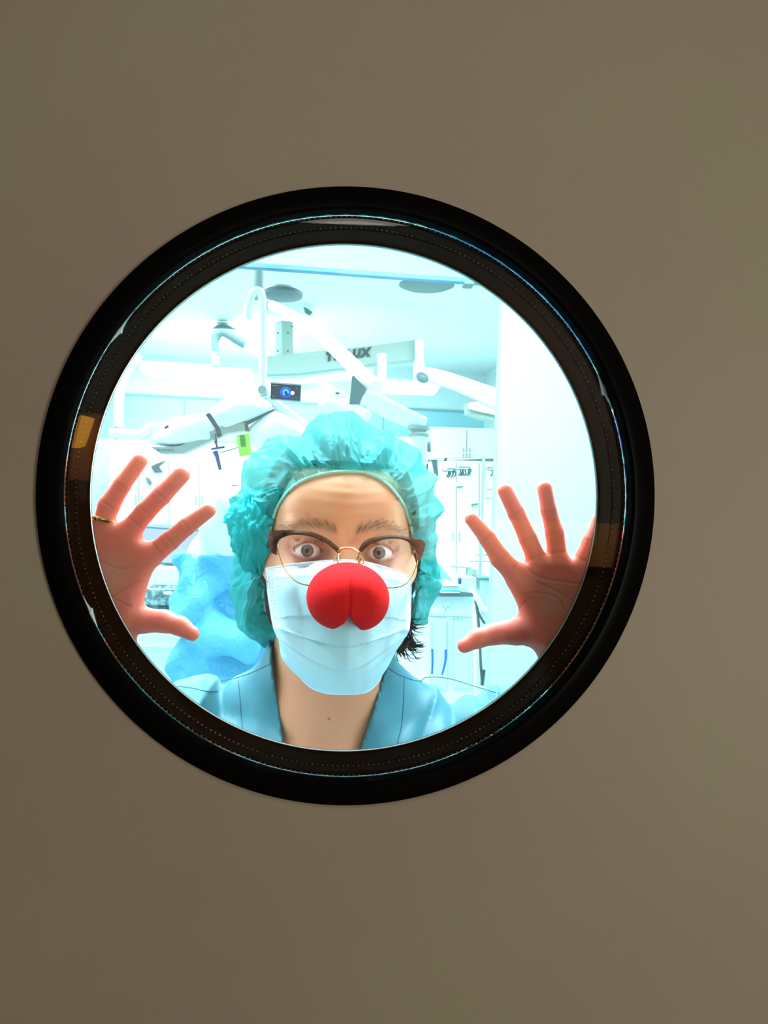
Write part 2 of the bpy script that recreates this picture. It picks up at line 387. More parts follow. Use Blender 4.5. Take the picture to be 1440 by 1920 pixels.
# porthole
win = empty('window_1', (RX, .603, RZ), 'round double glazed porthole window with a thick black rim in the beige door', 'window', kind='structure')
pr = [(RI, .590), (RI+.002, .588), (RI+.012, .5895), (RO-.003, .594), (RO, .598), (RO, .6029), (RI+.0055, .6029), (RI+.0055, .6665), (RI+.02, .6665), (RI+.02, .6715), (.2022, .6715), (.2018, .6700), (.2018, .6655), (RI, .664), (RI, .590)]
prf = pr[:6]+[(RI+.004, .6029), (RI, .600), (RI, .590)]
MB().lathe(prf, (RX, 0, RZ), 'Y', 200).build('window_frame', M['black'], win, smooth=True)
MB().lathe([(.2018, .6648), (.2018, .6660), (.2022, .6664), (RI+.018, .6664), (RI+.018, .6642), (RI, .6642), (.2018, .6648)], (RX, 0, RZ), 'Y', 200).build('rear_bead', M['black'], win, smooth=True)
tun = MB(); tun.lathe([(RI, .600), (RI, .6085), (RI-.0008, .609), (RI-.0008, .6115), (RI, .612), (RI, .630), (RI-.0008, .6305), (RI-.0008, .633), (RI, .6335), (RI, .6600), (RI-.0006, .6605), (RI-.0006, .6642), (RI+.0055, .6642), (RI+.0055, .600), (RI, .600)], (RX, 0, RZ), 'Y', 200)
tun.build('spacer_ring', M['tunnel'], win, smooth=True)
dots = MB()
for (yy, nn, rr) in ((.6035, 330, .00045), (.6265, 330, .0005)):
    for k in range(nn):
        a = 2*PI*k/nn+rr; q = RI-.0003; r2 = rr*random.uniform(.6, 1.25)
        c = Vector((RX+q*math.cos(a), yy, RZ+q*math.sin(a))); dots.ell(c, (r2, r2, r2), 6, 4)
tag(dots.build('spacer_perforations', M['dot'], win, smooth=True), kind='stuff')
MB().lathe([(RI-.0012+.0007*math.cos(t), .6628+.0009*math.sin(t)) for t in np.linspace(0, 2*PI, 9)], (RX, 0, RZ), 'Y', 200).build('silver_bead', M['silver'], win, smooth=True)
MB().lathe([(RI-.0002+.0004*math.cos(t), .6000+.0004*math.sin(t)) for t in np.linspace(0, 2*PI, 7)], (RX, 0, RZ), 'Y', 200).build('lip_bead', black_mat('lip_grey', (.03, .032, .032), .008, .4), win, smooth=True)
for (px, py, s_) in ((228, 620, 1), (1142, 730, 1.1), (163, 1150, 1.0)):
    c = P(px, py, .6005); dirn = Vector((c.x-RX, 0, c.z-RZ)).normalized(); c = Vector((RX, .6005, RZ))+dirn*(RI-.0009)
    tdir = Vector((-dirn.z, 0, dirn.x)); sb = MB()
    sb.tube(spline([c+tdir*(.012*s_*q)+dirn*(-.0006*(1-abs(q))) for q in (-1, -.6, -.2, .1, .5, 1)], 5), [max(.0003, .0015*s_*(1-abs(i-15)/15.)**1.2) for i in range(26)], 8)
    sb.ell(c-dirn*.001, (.0013*s_, .0015, .0026*s_), 8, 6)
    sb.build('sealant_blob', M['silicone'], win, smooth=True)
for yy in (.599, .6600):
    MB().lathe([(1e-5, yy), (RI-.0002, yy), (RI-.0002, yy+.003), (1e-5, yy+.003)], (RX, 0, RZ), 'Y', 96).build('glass_pane', M['pane'], win)

# corridor
tag(MB().box((0, -1.45, -.05), (5, 4.05, .1)).build('floor_corridor', M['corr_floor']), kind='structure')
tag(MB().box((0, -.75, 2.85), (5, 2.6, .1)).build('ceiling_corridor', M['corr_wall']), kind='structure')
tag(MB().box((0, -2.05, 1.4), (5, .1, 2.8)).build('wall_corridor', M['corr_wall']), kind='structure')
wp = empty('reflection_panels', (.66, -1.99, 0), 'orange wood panels added in the corridor behind the photographer for their reflection', 'door', kind='structure')  # unseen wood panels added for the warm reflection in the glass

wl = empty('reflection_lamp', (-.99, -1.95, 1.84), 'small glowing amber lamp added in the corridor for the orange reflection at the left of the rim', 'wall lamp')  # unseen lamp added for the orange reflection on the left rim
MB().lathe([(.070, -.055), (.085, -.050), (.115, .052), (.105, .055), (.070, -.055)], (-.99, -1.83, 1.815), 'Z', 32).build('glow_shade', mat('amber_shade', (.9, .5, .1), .5, emit=(1, .42, .04), es=5.0), wl, True)
MB().box((-.99, -1.94, 1.84), (.05, .12, .09), bev=.006).build('wall_bracket', M['dark'], wl)

# operating room: yawed a little against the porthole door
YAW = math.radians(-7); RR = Matrix.Rotation(-YAW, 3, 'Z')
def Q(x, y, z): # room coordinates -> world
    v = RR @ Vector((x, y, 0)); return Vector((v.x, v.y, z))
def rbox(m, x0, x1, y0, y1, z0, z1, bev=0):
    return m.box(Q((x0+x1)/2, (y0+y1)/2, (z0+z1)/2), (x1-x0, y1-y0, z1-z0), bev=bev, rot=RR)
CEIL = 2.68; FAR = 6.5
tag(MB().box((0.2, 3.9, -.06), (6.4, 6.35, .1)).build('floor', M['floor']), kind='structure')
c_ = MB(); rbox(c_, -2.3, 3.2, 1.75, 6.9, CEIL, CEIL+.08); tag(c_.build('ceiling', M['ceil']), kind='structure')
c_ = MB(); rbox(c_, -1.6, 1.6, .85, 1.75, 2.42, 2.48); tag(c_.build('ceiling_vestibule', M['ceil']), kind='structure')
WY = 1.60                                                 # opening plane of the inner wall
lin = MB(); rbox(lin, -1.6, .526, WY, WY+.03, 2.02, 2.42); tag(lin.build('trim_1', M['lintel']), 'pale blue lintel over the opening into the theatre', 'lintel', kind='structure')
s_ = MB(); rbox(s_, -1.6, .50, WY-.006, WY+.012, 2.014, 2.023, .001); tag(s_.build('trim_2', M['strip']), 'steel door track along the underside of the lintel', 'trim', kind='structure')
w_ = MB(); rbox(w_, .526, 2.4, WY, WY+.025, 0, CEIL); tag(w_.build('wall_right', M['wallr']), 'pale cyan wall panel to the right of the opening', 'wall', kind='structure')
w_ = MB(); rbox(w_, -2.4, -.95, WY, WY+.14, 0, CEIL); tag(w_.build('wall_left', M['wall']), kind='structure')
w_ = MB(); rbox(w_, -1.6, 2.4, WY, WY+.14, 2.42, CEIL); tag(w_.build('wall_upper', M['wall']), kind='structure')
w_ = MB(); w_.box((-1.25, 1.15, 1.3), (.1, 1.0, 2.6)); tag(w_.build('wall_vestibule_left', M['wall']), kind='structure')
w_ = MB(); w_.box((1.3, 1.15, 1.3), (.1, 1.0, 2.6)); tag(w_.build('wall_vestibule_right', M['wall']), kind='structure')
w_ = MB(); rbox(w_, -2.4, 3.2, 6.3, 6.4, 0, CEIL); tag(w_.build('wall_back', M['wall']), kind='structure')
w_ = MB(); rbox(w_, 1.95, 2.05, 1.74, 6.3, 0, CEIL); tag(w_.build('wall_side_right', M['wall']), kind='structure')
w_ = MB(); rbox(w_, -2.4, -2.3, 1.74, 6.3, 0, CEIL); tag(w_.build('wall_side_left', M['wall']), kind='structure')
b_ = MB(); rbox(b_, -2.3, 1.95, 6.285, 6.30, 2.06, 2.37); tag(b_.build('trim_3', M['band']), 'light blue panel band high on the back wall', 'wall panel', kind='structure')
b_ = MB(); rbox(b_, -2.3, 1.95, 6.275, 6.286, 2.37, 2.385)
for xx in (-1.1, -.35, .45, 1.15): rbox(b_, xx-.004, xx+.004, 6.280, 6.287, 2.06, 2.37)
tag(b_.build('trim_4', M['bandline']), 'dark joint lines around the blue wall panels', 'trim', kind='structure')
sof = MB(); rbox(sof, .9, 1.95, 1.76, 2.6, CEIL-.012, CEIL-.002); tag(sof.build('trim_5', M['lgrey']), 'pale grey recessed ceiling panel', 'ceiling panel', kind='structure')
# added wood panels behind the photographer, sized for their orange reflection in the panes
o_ = MB(); o_.box((.12, -1.985, 1.55), (.58, .03, .34), bev=.004); o_.build('reflection_panel', M['oak'], wp)
o_ = MB(); o_.box((1.02, -1.985, 1.465), (1.20, .03, .17), bev=.004); o_.build('reflection_panel', M['oak'], wp)
o_ = MB(); o_.box((-.66, -1.985, 1.77), (.96, .03, .26), bev=.004); o_.build('reflection_panel', M['oak'], wp)

def tb(pts, rpx, d=None, n=16):
    """spline tube through (px, py, depth) with radius in pixels"""
    p = [P(*q) for q in pts]; rr = rpx if isinstance(rpx, (list, tuple)) else [rpx]*len(pts)
    q = spline(p, 6); R_ = []
    for i in range(len(q)):
        t = i/6; k = min(int(t), len(rr)-2); R_.append((rr[k]+(rr[k+1]-rr[k])*(t-k))*pts[min(k, len(pts)-1)][2]/F)
    return MB().tube(q, R_, n)
def straight(pts, rpx, n=16):
    return MB().tube([P(*q) for q in pts], [(rpx if not isinstance(rpx, (list, tuple)) else rpx[i])*pts[i][2]/F for i in range(len(pts))], n)
def slab(poly, d, th, rz=True):
    """a panel of real thickness whose front face stands at depth d; corners given as seen"""
    return MB().prism([P(a, b, d if not isinstance(d, (list, tuple)) else d[i]) for i, (a, b) in enumerate(poly)], (0, th, 0))

# ---- operating lamp with the big white head (left)
lamp = empty('surgical_lamp', P(491, 500, 2.7), 'big white surgical lamp head with dark gap straps, hanging from a hooked tube', 'surgical lamp')
straight([(485, 356, 2.9), (485, 560, 2.9)], 13).build('ceiling_column', M['grey'], lamp, True)
m = MB(); m.lathe([(1e-4, -.012), (.040, -.012), (.063, -.004), (.066, .006), (.060, .014), (1e-4, .016)], P(531, 553, 2.75), 'Z', 40, 1.3); m.build('arm_cover', mat('dark_grey_cover', (.085, .125, .135), .5), lamp, True)
tb([(464, 600, 2.6), (466, 572, 2.6), (474, 550, 2.6), (484, 545, 2.6), (491, 556, 2.6), (493, 600, 2.6), (493, 680, 2.6), (492, 728, 2.6)], 7.5).build('hanger_tube', M['white'], lamp, True)
m = MB(); m.lathe([(1e-4, -.028), (.013, -.028), (.0145, -.022), (.0145, .028), (1e-4, .028)], P(493, 733, 2.58), 'Y', 28); m.build('pivot_joint', M['lgrey'], lamp, True)
tb([(488, 742, 2.6), (474, 760, 2.6), (450, 778, 2.6)], [6, 9, 12]).build('yoke_arm', M['white'], lamp, True)
tb([(500, 742, 2.6), (530, 768, 2.6), (570, 800, 2.6)], [7, 10, 10]).build('yoke_arm', M['white'], lamp, True)
def lobe(poly, d0, d1, name, m):
    """rounded lamp lobe: dome raised on an outline"""
    k = len(poly); pts = cyc_interp(np.arange(72)/72, poly); c = pts.mean(0); V = []; L = 8
    for i in range(L+1):
        t = i/L; s = math.cos(t*PI/2)**.55 if t < 1 else 0; dd = d0-(d0-d1)*math.sin(t*PI/2)
        for q in pts:
            x, y = c+(q-c)*max(s, .001); V.append(P(x, y, dd))
    for q in pts: V.append(P(c[0]+(q[0]-c[0])*.97, c[1]+(q[1]-c[1])*.97, d0+.05))
    n = 72; Fc = [(i*n+j, i*n+(j+1) % n, (i+1)*n+(j+1) % n, (i+1)*n+j) for i in range(L) for j in range(n)]
    o = (L+1)*n; Fc += [(j, o+j, o+(j+1) % n, (j+1) % n) for j in range(n)] + [tuple(o+j for j in range(n))]
    b = MB(); b.add(V, Fc); return b.build(name, m, lamp, True)
lobe([(279, 828), (296, 806), (320, 788), (352, 778), (386, 776), (402, 800), (408, 826), (380, 830), (352, 836), (310, 838)], 2.62, 2.52, 'lamp_lobe', M['white'])
lobe([(394, 772), (420, 748), (448, 740), (490, 744), (512, 760), (490, 782), (462, 792), (440, 800), (416, 806), (404, 790)], 2.62, 2.50, 'lamp_lobe', M['white'])
lobe([(470, 798), (512, 772), (540, 780), (566, 796), (580, 815), (566, 835), (530, 850), (500, 850), (478, 840), (466, 816)], 2.60, 2.48, 'lamp_lobe', M['white'])
slab([(282, 838), (310, 838), (338, 836), (372, 820), (420, 797), (462, 792), (464, 806), (425, 812), (378, 834), (342, 850), (300, 850)], 2.54, .05).build('lamp_underside', M['lgrey'], lamp)
lt = MB()
for k, (x, w_) in enumerate(((296, 5), (303, 3), (308, 4), (315, 3), (319, 2), (323, 3))): lt.prism([P(x-1, 842.5, 2.538), P(x+w_-1.5, 842.8, 2.538), P(x+w_-1.5, 845.6, 2.538), P(x-1, 845.3, 2.538)], (0, .002, 0))
lt.build('lettering', M['lgrey'] if 0 else M['grey'], lamp)
slab([(385, 777), (393, 774), (411, 802), (405, 806)], 2.475, .02).build('gap_strap', M['dgrey'], lamp)
slab([(403, 805), (411, 802), (415, 817), (408, 820)], 2.47, .02).build('gap_strap', M['dgrey'], lamp)
slab([(459, 792), (512, 767), (516, 768), (464, 796)], 2.455, .02).build('gap_strap', M['dgrey'], lamp)
slab([(458, 793), (464, 793), (467, 808), (460, 808)], 2.45, .02).build('gap_strap', M['dgrey'], lamp)
tb([(390, 782, 2.6), (360, 787, 2.6), (330, 786, 2.6), (316, 797, 2.6)], 5.5).build('side_handle', M['white'], lamp, True)
slab([(308, 801), (314, 797), (316, 799), (309, 804)], 2.50, .02).build('hinge_cap', M['dark'], lamp)
# tag under the lamp
t = straight([(402, 815, 2.52), (405, 830, 2.5)], 3).build('lamp_handle', M['dgrey'], lamp, True)
straight([(404, 826, 2.5), (407, 838, 2.5)], 2).build('stem', M['dgrey'], t, True)
straight([(396, 842, 2.5), (421, 838, 2.5)], 2.2).build('cross_bar', M['navy'], t, True)
straight([(403, 846, 2.5), (407, 856, 2.5), (413, 881, 2.5)], [5, 4, 3]).build('grip', M['navy'], t, True)
straight([(413, 849, 2.52), (446, 839, 2.52)], .9).build('thin_rod', M['dgrey'], t, True)
t = empty('label_tag', P(457, 833, 2.42), 'lime green hanging label with a dark green block, left of the cap', 'label')
slab([(443, 816), (467, 813), (472, 853), (449, 856)], 2.42, .004).build('card', M['green'], t)
slab([(449, 816), (458, 815), (461, 837), (452, 838)], 2.417, .003).build('printed_block', M['dgreen'], t)

# ---- small display on the lamp arm
t = empty('control_display', P(536, 735, 2.4), 'small black display with a glowing blue ring and white dot, under the ceiling arms', 'display')
slab([(508, 718), (564, 722.5), (563, 752), (507, 747)], 2.40, .03).build('casing', M['dark'], t)
slab([(507, 716), (565, 720.5), (564.5, 723), (507, 718.5)], 2.398, .03).build('top_edge', M['lgrey'], t)
c = P(536, 736, 2.397)
MB().lathe([(.0095, 0), (.0165, -.001), (.0165, .001), (.0095, .001), (.0095, 0)], c, 'Y', 36).build('blue_ring', M['bluelit'], t)
arc = MB(); arc.tube([c+Vector((.0068*math.cos(a), -.001, .0068*math.sin(a))) for a in np.linspace(math.radians(-20), math.radians(250), 18)], .0024, 8); arc.build('cyan_arc', M['cyanlit'], t, True)
MB().lathe([(1e-5, -.001), (.0052, -.001), (.0052, .001), (1e-5, .001)], P(548.5, 737, 2.395), 'Y', 24).build('white_dot', M['whitelit'], t)
for (x, y, sz_) in ((516, 723, (.020, .001, .003)), (513, 743, (.007, .001, .003)), (556, 746, (.010, .001, .002)), (556, 728, (.004, .001, .004))): MB().box(P(x, y, 2.396), sz_).build('menu_mark', M['grey'], t)

# ---- central ceiling pendant with the lettered beam
pd = empty('ceiling_pendant', P(538, 560, 4.6), 'ceiling pendant with hexagonal column and long lettered beam running right', 'ceiling pendant')
m = MB(); m.lathe([(1e-4, .04), (.125, .04), (.137, .0), (.130, -.017), (1e-4, -.022)], P(541, 590, 4.6), 'Z', 44); m.build('ceiling_flange', M['white'], pd, True)
slab([(497, 571), (512, 570), (514, 575), (497, 577)], 4.5, .03).build('vent_slot', M['dgrey'], pd)
slab([(553, 571), (574, 577), (586, 585), (580, 590), (566, 582), (553, 576)], 4.5, .03).build('vent_slot', M['grey'], pd)
col = MB()
a0, a1 = P(536, 606, 4.6), P(537, 672, 4.6); Rr = .060
col.prism([a0+Vector((Rr*math.cos(PI/3*k+.2), Rr*math.sin(PI/3*k+.2), 0)) for k in range(6)], a1-a0); col.build('column', M['lgrey'], pd)
for (x, y) in ((521, 624), (540, 624), (521, 658), (540, 658), (548, 612), (545, 676), (562, 677)): MB().ell(P(x, y, 4.53), (.005, .004, .005), 8, 5).build('bolt', M['dgrey'], pd, True)
slab([(497, 668), (600, 658), (700, 648), (779, 637), (781, 673), (660, 687), (560, 700), (497, 702)], [4.5]*8, .09).build('beam', M['lgrey'], pd)
slab([(779, 637), (794, 636), (796, 700), (792, 710), (779, 706)], 4.45, .13).build('beam_end', M['white'], pd)
slab([(497, 702), (640, 690), (700, 684), (700, 706), (640, 712), (497, 722)], 4.56, .08).build('lower_beam', M['white'], pd)
# raised letters on the beam
cu = bpy.data.curves.new('beam_lettering', 'FONT'); cu.body = 'TRILUX'; cu.size = .046; cu.extrude = .0012; cu.space_character = 1.25; cu.offset = .0036; cu.shear = .25
to = bpy.data.objects.new('tmp_text', cu); C.objects.link(to); bpy.context.view_layer.update()
me = bpy.data.meshes.new_from_object(to.evaluated_get(bpy.context.evaluated_depsgraph_get())); bpy.data.objects.remove(to)
lo = bpy.data.objects.new('beam_lettering', me); C.objects.link(lo); me.materials.clear(); me.materials.append(M['ink'])
A, B_ = P(611, 676, 4.49), P(699, 666, 4.49); wd = max(v.co.x for v in me.vertices); ex = (B_-A).normalized(); ez = Vector((0, -1, 0)).cross(ex)*-1
if ez.z < 0: ez = -ez
sc_ = (B_-A).length/wd
ey = ez.cross(ex); Mx = Matrix(((ex.x, ez.x, -ey.x, A.x), (ex.y, ez.y, -ey.y, A.y), (ex.z, ez.z, -ey.z, A.z), (0, 0, 0, 1))) @ Matrix.Scale(sc_, 4)
me.transform(Mx); lo.parent = pd; lo.matrix_parent_inverse = Matrix.Translation(-pd.location)
straight([(716, 664, 4.4), (716, 715, 4.4)], 9).build('drop_post', M['white'], pd, True)

# ---- long white boom crossing in front, its elbow and the right lamp arm
bm_ = empty('ceiling_boom', P(500, 575, 2.3), 'long white diagonal boom crossing the ceiling, bending into a thick arm', 'boom arm')
straight([(508, 572, 2.9), (548, 592, 2.84), (594, 621, 2.74), (647, 671, 2.6), (704, 728, 2.45)], [9, 10, 12, 14, 15]).build('upper_boom', M['white'], bm_, True)
slab([(660, 706), (663, 704), (686, 728), (686, 738), (680, 742), (676, 755), (655, 757), (658, 730)], 2.42, .07).build('elbow_cover', M['grey'], bm_)
tb([(682, 742, 2.36), (700, 752, 2.36), (750, 778, 2.34), (796, 795, 2.32)], [12, 17, 18, 13]).build('thick_arm', M['white'], bm_, True)
tb([(600, 764, 2.5), (625, 758, 2.48), (655, 765, 2.45), (690, 780, 2.4)], [9, 13, 14, 10]).build('counter_arm', M['white'], bm_, True)
m = MB(); m.lathe([(1e-4, .01), (.030, .01), (.032, .002), (.020, -.004), (.020, -.010), (.029, -.012), (.029, -.018), (.016, -.022), (1e-4, -.022)], P(785, 806, 2.32), 'Z', 36); m.build('collar', M['lgrey'], bm_, True)
straight([(785, 812, 2.32), (787, 870, 2.32)], 15).build('down_post', M['white'], bm_, True)
# hub with the round white cover left of the elbow
t = empty('lamp_hub', P(620, 745, 2.5), 'rounded white hub joined to a horizontal tube, left of the grey elbow', 'lamp hub')
m = MB(); m.ell(P(628, 752, 2.55), (.045, .04, .038), 28, 18); m.build('hub', M['white'], t, True)
tb([(562, 726, 2.6), (600, 724, 2.6), (622, 736, 2.58)], [9, 10, 12]).build('tube', M['white'], t, True)
slab([(630, 735), (637, 736.5), (636, 738.5), (629, 738)], 2.48, .01).build('slot', M['dgrey'], t)
# right-hand arm
t = empty('jointed_mount', P(800, 690, 4.4), 'white jointed arm leading from the beam end to the right wall panel', 'equipment arm')
tb([(786, 690, 4.4), (794, 700, 4.4), (812, 705, 4.4), (850, 716, 4.4), (900, 735, 4.4), (945, 752, 4.4)], [11, 13, 15, 15, 17, 20]).build('arm', M['white'], t, True)
m = MB(); m.ell(P(792, 708, 4.34), (.035, .03, .026), 20, 12, Matrix.Rotation(.5, 3, 'Y')); m.build('joint_cap', M['grey'], t, True)
t = empty('small_lamp', P(900, 770, 4.46), 'small pale box-shaped lamp head under the right arm', 'lamp head')
slab([(876, 756), (900, 749), (935, 757), (936, 790), (905, 783), (878, 774)], 4.46, .12).build('housing', M['lgrey'], t)
slab([(878, 756), (900, 750), (932, 757), (934, 778), (904, 772), (880, 766)], 4.42, .03).build('cover', M['white'], t)
# left pendant arm (grey green elbow)
t = empty('elbow_boom', P(415, 615, 4.95), 'grey-green elbowed ceiling arm sloping right with a short vertical stub', 'ceiling arm')
tb([(405, 668, 4.95), (403, 640, 4.95), (408, 624, 4.95), (422, 620, 4.95), (452, 638, 4.95), (480, 655, 4.95)], [7, 8, 12, 12, 12, 11]).build('elbow_arm', M['grey'], t, True)
straight([(404, 660, 4.95), (404, 688, 4.95)], 7.5).build('stub', M['lgrey'], t, True)
straight([(462, 646, 4.93), (520, 682, 4.93), (590, 724, 4.93)], [11, 11, 9]).build('white_arm', M['white'], t, True)
m = MB(); m.lathe([(1e-4, .012), (.034, .010), (.034, 0), (1e-4, 0)], P(417, 609, 4.98), 'Z', 30); m.build('ceiling_cap', M['lgrey'], t, True)
# white post at the left with horizontal arm
t = empty('lamp_stand', P(220, 805, 2.9), 'white vertical tube with bent horizontal arm at the far left', 'support tube')
tb([(262, 664, 2.9), (236, 700, 2.9), (224, 740, 2.9), (222, 800, 2.9)], [8, 8, 9, 9]).build('post', M['white'], t, True)
tb([(206, 812, 2.9), (230, 812, 2.9), (262, 814, 2.9), (284, 799, 2.9), (320, 797, 2.9)], [9, 9, 8, 8, 7]).build('side_arm', M['white'], t, True)
for y in (800, 822): m = MB(); m.ell(P(217, y, 2.83), (.004, .004, .006), 8, 6); m.build('screw', M['lgrey'], t, True)
# linear ceiling luminaires, ceiling disc
def luminaire(poly, d, label):
    t = empty('ceiling_light', P(*poly[0], d), label, 'ceiling light', 'long ceiling lights')
    slab(poly, d, .25).build('diffuser', M['lamp'], t)
    a, b = poly[0], poly[1]; slab([(a[0], a[1]-7), (b[0], b[1]-5), b, a], d+.02, .25).build('housing', M['lgrey'], t)
luminaire([(262, 683), (402, 688), (470, 692), (466, 706), (262, 694)], 5.2, 'long lit ceiling light at the left, behind the elbowed arm')
luminaire([(700, 712), (790, 716), (826, 722), (822, 731), (700, 727)], 5.2, 'shorter lit ceiling light right of the diagonal boom')
m = MB(); m.lathe([(1e-4, -.012), (.11, -.010), (.134, 0), (.134, .016), (1e-4, .016)], P(800, 535, 4.05), 'Z', 40); tag(m.build('ceiling_vent', M['grey'], None, True), 'round grey ceiling vent just under the steel track', 'ceiling vent')
m = MB(); m.box(P(878, 534, 1.63), (.02, .03, .008), bev=.002); tag(m.build('door_roller', M['grey']), 'small grey roller bracket at the right end of the track', 'bracket')

# ---- right side of the theatre
def cabinet(x0, y0, x1, y1, d, th, label, doors=2, group=None, hm='lgrey'):
    t = empty('wall_cabinet', P((x0+x1)/2, y1, d), label, 'cabinet', group)
    slab([(x0, y0), (x1, y0+.03*(x1-x0)), (x1, y1), (x0, y1)], d+.02, th).build('body', M['white'], t)
    w_ = (x1-x0)/doors
    for k in range(doors):
        a, b = x0+k*w_+1, x0+(k+1)*w_-1
        dd = slab([(a, y0+2+.03*(a-x0)), (b, y0+2+.03*(b-x0)), (b, y1-2), (a, y1-2)], d, .02).build('door', M['white'], t)
        hx = b-6 if k % 2 == 0 else a+4
        slab([(hx, (y0+y1)/2+10), (hx+2, (y0+y1)/2+10), (hx+2, (y0+y1)/2+30), (hx, (y0+y1)/2+30)], d-.012, .012).build('handle', M[hm], dd)
cabinet(808, 800, 942, 860, 5.9, .3, 'white wall cabinet under the blue band at the right', 2)
cabinet(204, 850, 430, 985, 5.6, .4, 'tall white cupboards behind the left hand', 4)
cabinet(520, 812, 800, 1000, 5.9, .3, 'white cupboards on the back wall behind the cap', 4)
cabinet(812, 862, 942, 1110, 5.6, .4, 'white tall cupboards behind the equipment rack', 3)
# sterile handle at right
t = straight([(787, 850, 2.36), (816, 856, 2.36)], 6).build('lamp_handle', M['white'], bm_, True)
m = MB(); m.lathe([(1e-4, .012), (.018, .008), (.027, 0), (.024, -.004), (1e-4, -.004)], P(816, 860, 2.35), 'Z', 30); m.build('round_cap', M['white'], t, True)
straight([(814, 862, 2.34), (815, 868, 2.34), (818, 893, 2.34)], [7, 5, 4]).build('grip', M['grey'], t, True)
# rack with rails
t = empty('equipment_rack', P(903, 1095, 3.6), 'steel equipment rack with a vertical pole and thin rails by the right wall panel', 'rack')
straight([(907, 855, 3.6), (903, 1000, 3.6), (898, 1116, 3.6), (896, 1250, 3.6), (885, 1630, 3.6)], 3).build('pole', M['steel'], t, True)
straight([(840, 848, 3.6), (903, 851, 3.6)], 1.0).build('rail', M['steel'], t, True)
straight([(834, 862, 3.58), (870, 861, 3.6), (935, 858, 3.62)], 1.3).build('rail', M['steel'], t, True)
straight([(930, 858, 3.6), (920, 880, 3.6)], 1.3).build('brace', M['steel'], t, True)
for (y, a, b) in ((917, 912, 932), (934, 910, 932), (1040, 892, 925), (1052, 880, 925)): straight([(a, y, 3.62), (b, y+.5, 3.62)], 1.6).build('rail', M['lgrey'], t, True)
slab([(832, 859), (838, 859), (838, 864), (832, 864)], 3.57, .02).build('rail_end', M['dark'], t)
rr = random.Random(3)
items = [('hose_coil', 'grey coiled hoses hanging on the rack rail, left clump', (843, 886), 8), ('hose_coil', 'grey coiled hoses hanging on the rack rail, middle clump', (868, 883), 12), ('hose_coil', 'grey coiled hoses hanging on the rack rail, right clump', (920, 884), 10)]
for nm, lb, (x, y), w_ in items:
    m = MB()
    for k in range(7):
        xx = x+rr.uniform(-w_, w_); m.tube(spline([P(xx-6, y-6+rr.uniform(-1, 2), 3.55), P(xx-2, y-3, 3.54), P(xx+3, y-5, 3.55), P(xx+6, y+rr.uniform(-2, 6), 3.56), P(xx+2, y+9, 3.56)], 4), .0035, 6)
    m.box(P(x+2, y-6, 3.56), (.004*w_, .03, .014), bev=.003)
    tag(m.build(nm, M['grey'], None, True), lb, 'hoses', 'hoses on the rack')
for (x0, y0, x1, y1, lb) in ((856, 905, 868, 916, 'small pale device on the cupboard fronts, upper one'), (884, 938, 897, 958, 'small pale device left of the rack pole')):
    t2 = empty('wall_device', P(x0, y1, 3.7), lb, 'device'); slab([(x0, y0), (x1, y0), (x1, y1), (x0, y1)], 3.7, .05).build('casing', M['wall'], t2); slab([(x0, y0+7), (x1, y0+5), (x1, y0+8), (x0, y0+11)], 3.69, .01).build('slot', M['grey'], t2)
# anaesthesia cart
ct = empty('anaesthesia_cart', P(840, 1300, 2.6), 'white equipment cart with two blue vertical handles, below right of the cap', 'cart')
slab([(770, 1118), (884, 1119), (890, 1300), (892, 1830), (770, 1830)], 2.62, .45).build('cabinet_body', M['white'], ct)
slab([(800, 1150), (885, 1152), (885, 1156), (800, 1154)], 2.61, .01).build('drawer_line', M['wall'], ct)
slab([(806, 1158), (838, 1160), (838, 1290), (806, 1290)], 2.60, .02).build('drawer_front', M['wall'], ct)
slab([(850, 1160), (884, 1161), (886, 1290), (851, 1290)], 2.60, .02).build('drawer_front', M['wall'], ct)
slab([(805, 1104), (846, 1107), (886, 1112), (888, 1119), (805, 1118)], 2.56, .5).build('top_tray', M['grey'], ct)
straight([(810, 1166, 2.57), (810, 1218, 2.56)], .8).build('side_rod', M['lgrey'], ct, True)
straight([(838, 1166, 2.57), (838, 1218, 2.56)], .8).build('side_rod', M['lgrey'], ct, True)
tb([(810.5, 1217, 2.55), (811, 1240, 2.54), (810, 1264, 2.54)], [2.2, 2, 1.7]).build('blue_handle', M['blue'], ct, True)
tb([(836, 1218, 2.55), (835, 1240, 2.54), (829, 1265, 2.54)], [2.8, 2.2, 1.7]).build('blue_handle', M['blue'], ct, True)
for (x, y) in ((832, 1138), (836, 1142), (840, 1139), (845, 1161), (852, 1161), (858, 1161), (866, 1162)): MB().box(P(x, y, 2.594), (.004, .002, .004)).build('panel_mark', M['lgrey'], ct)
def wheels(parent, xs, ys):
    for x in xs:
        for y in ys: MB().lathe([(1e-4, -.012), (.038, -.010), (.042, 0), (.038, .010), (1e-4, .012)], (x, y, .042), 'X', 20).build('caster', M['dgrey'], parent, True)
wheels(ct, (P(785, 1, 2.7).x, P(878, 1, 2.7).x), (2.70, 3.0))
t = empty('paper_stack', P(845, 1112, 2.5), 'stack of pale teal papers lying on the cart top', 'papers')
for k, mm in enumerate(('white', 'teal', 'white', 'teal', 'white')):
    y = 1111-k*3.2; slab([(826+k, y-2), (862-k, y-1), (864-k, y+1), (827+k, y+1)], 2.53, .22).build('sheet', M[mm], t)
t = empty('draped_cloth', P(820, 1095, 2.9), 'light teal cloth draped behind the right side of the cap', 'cloth')
V = []; n1, n2 = 14, 18
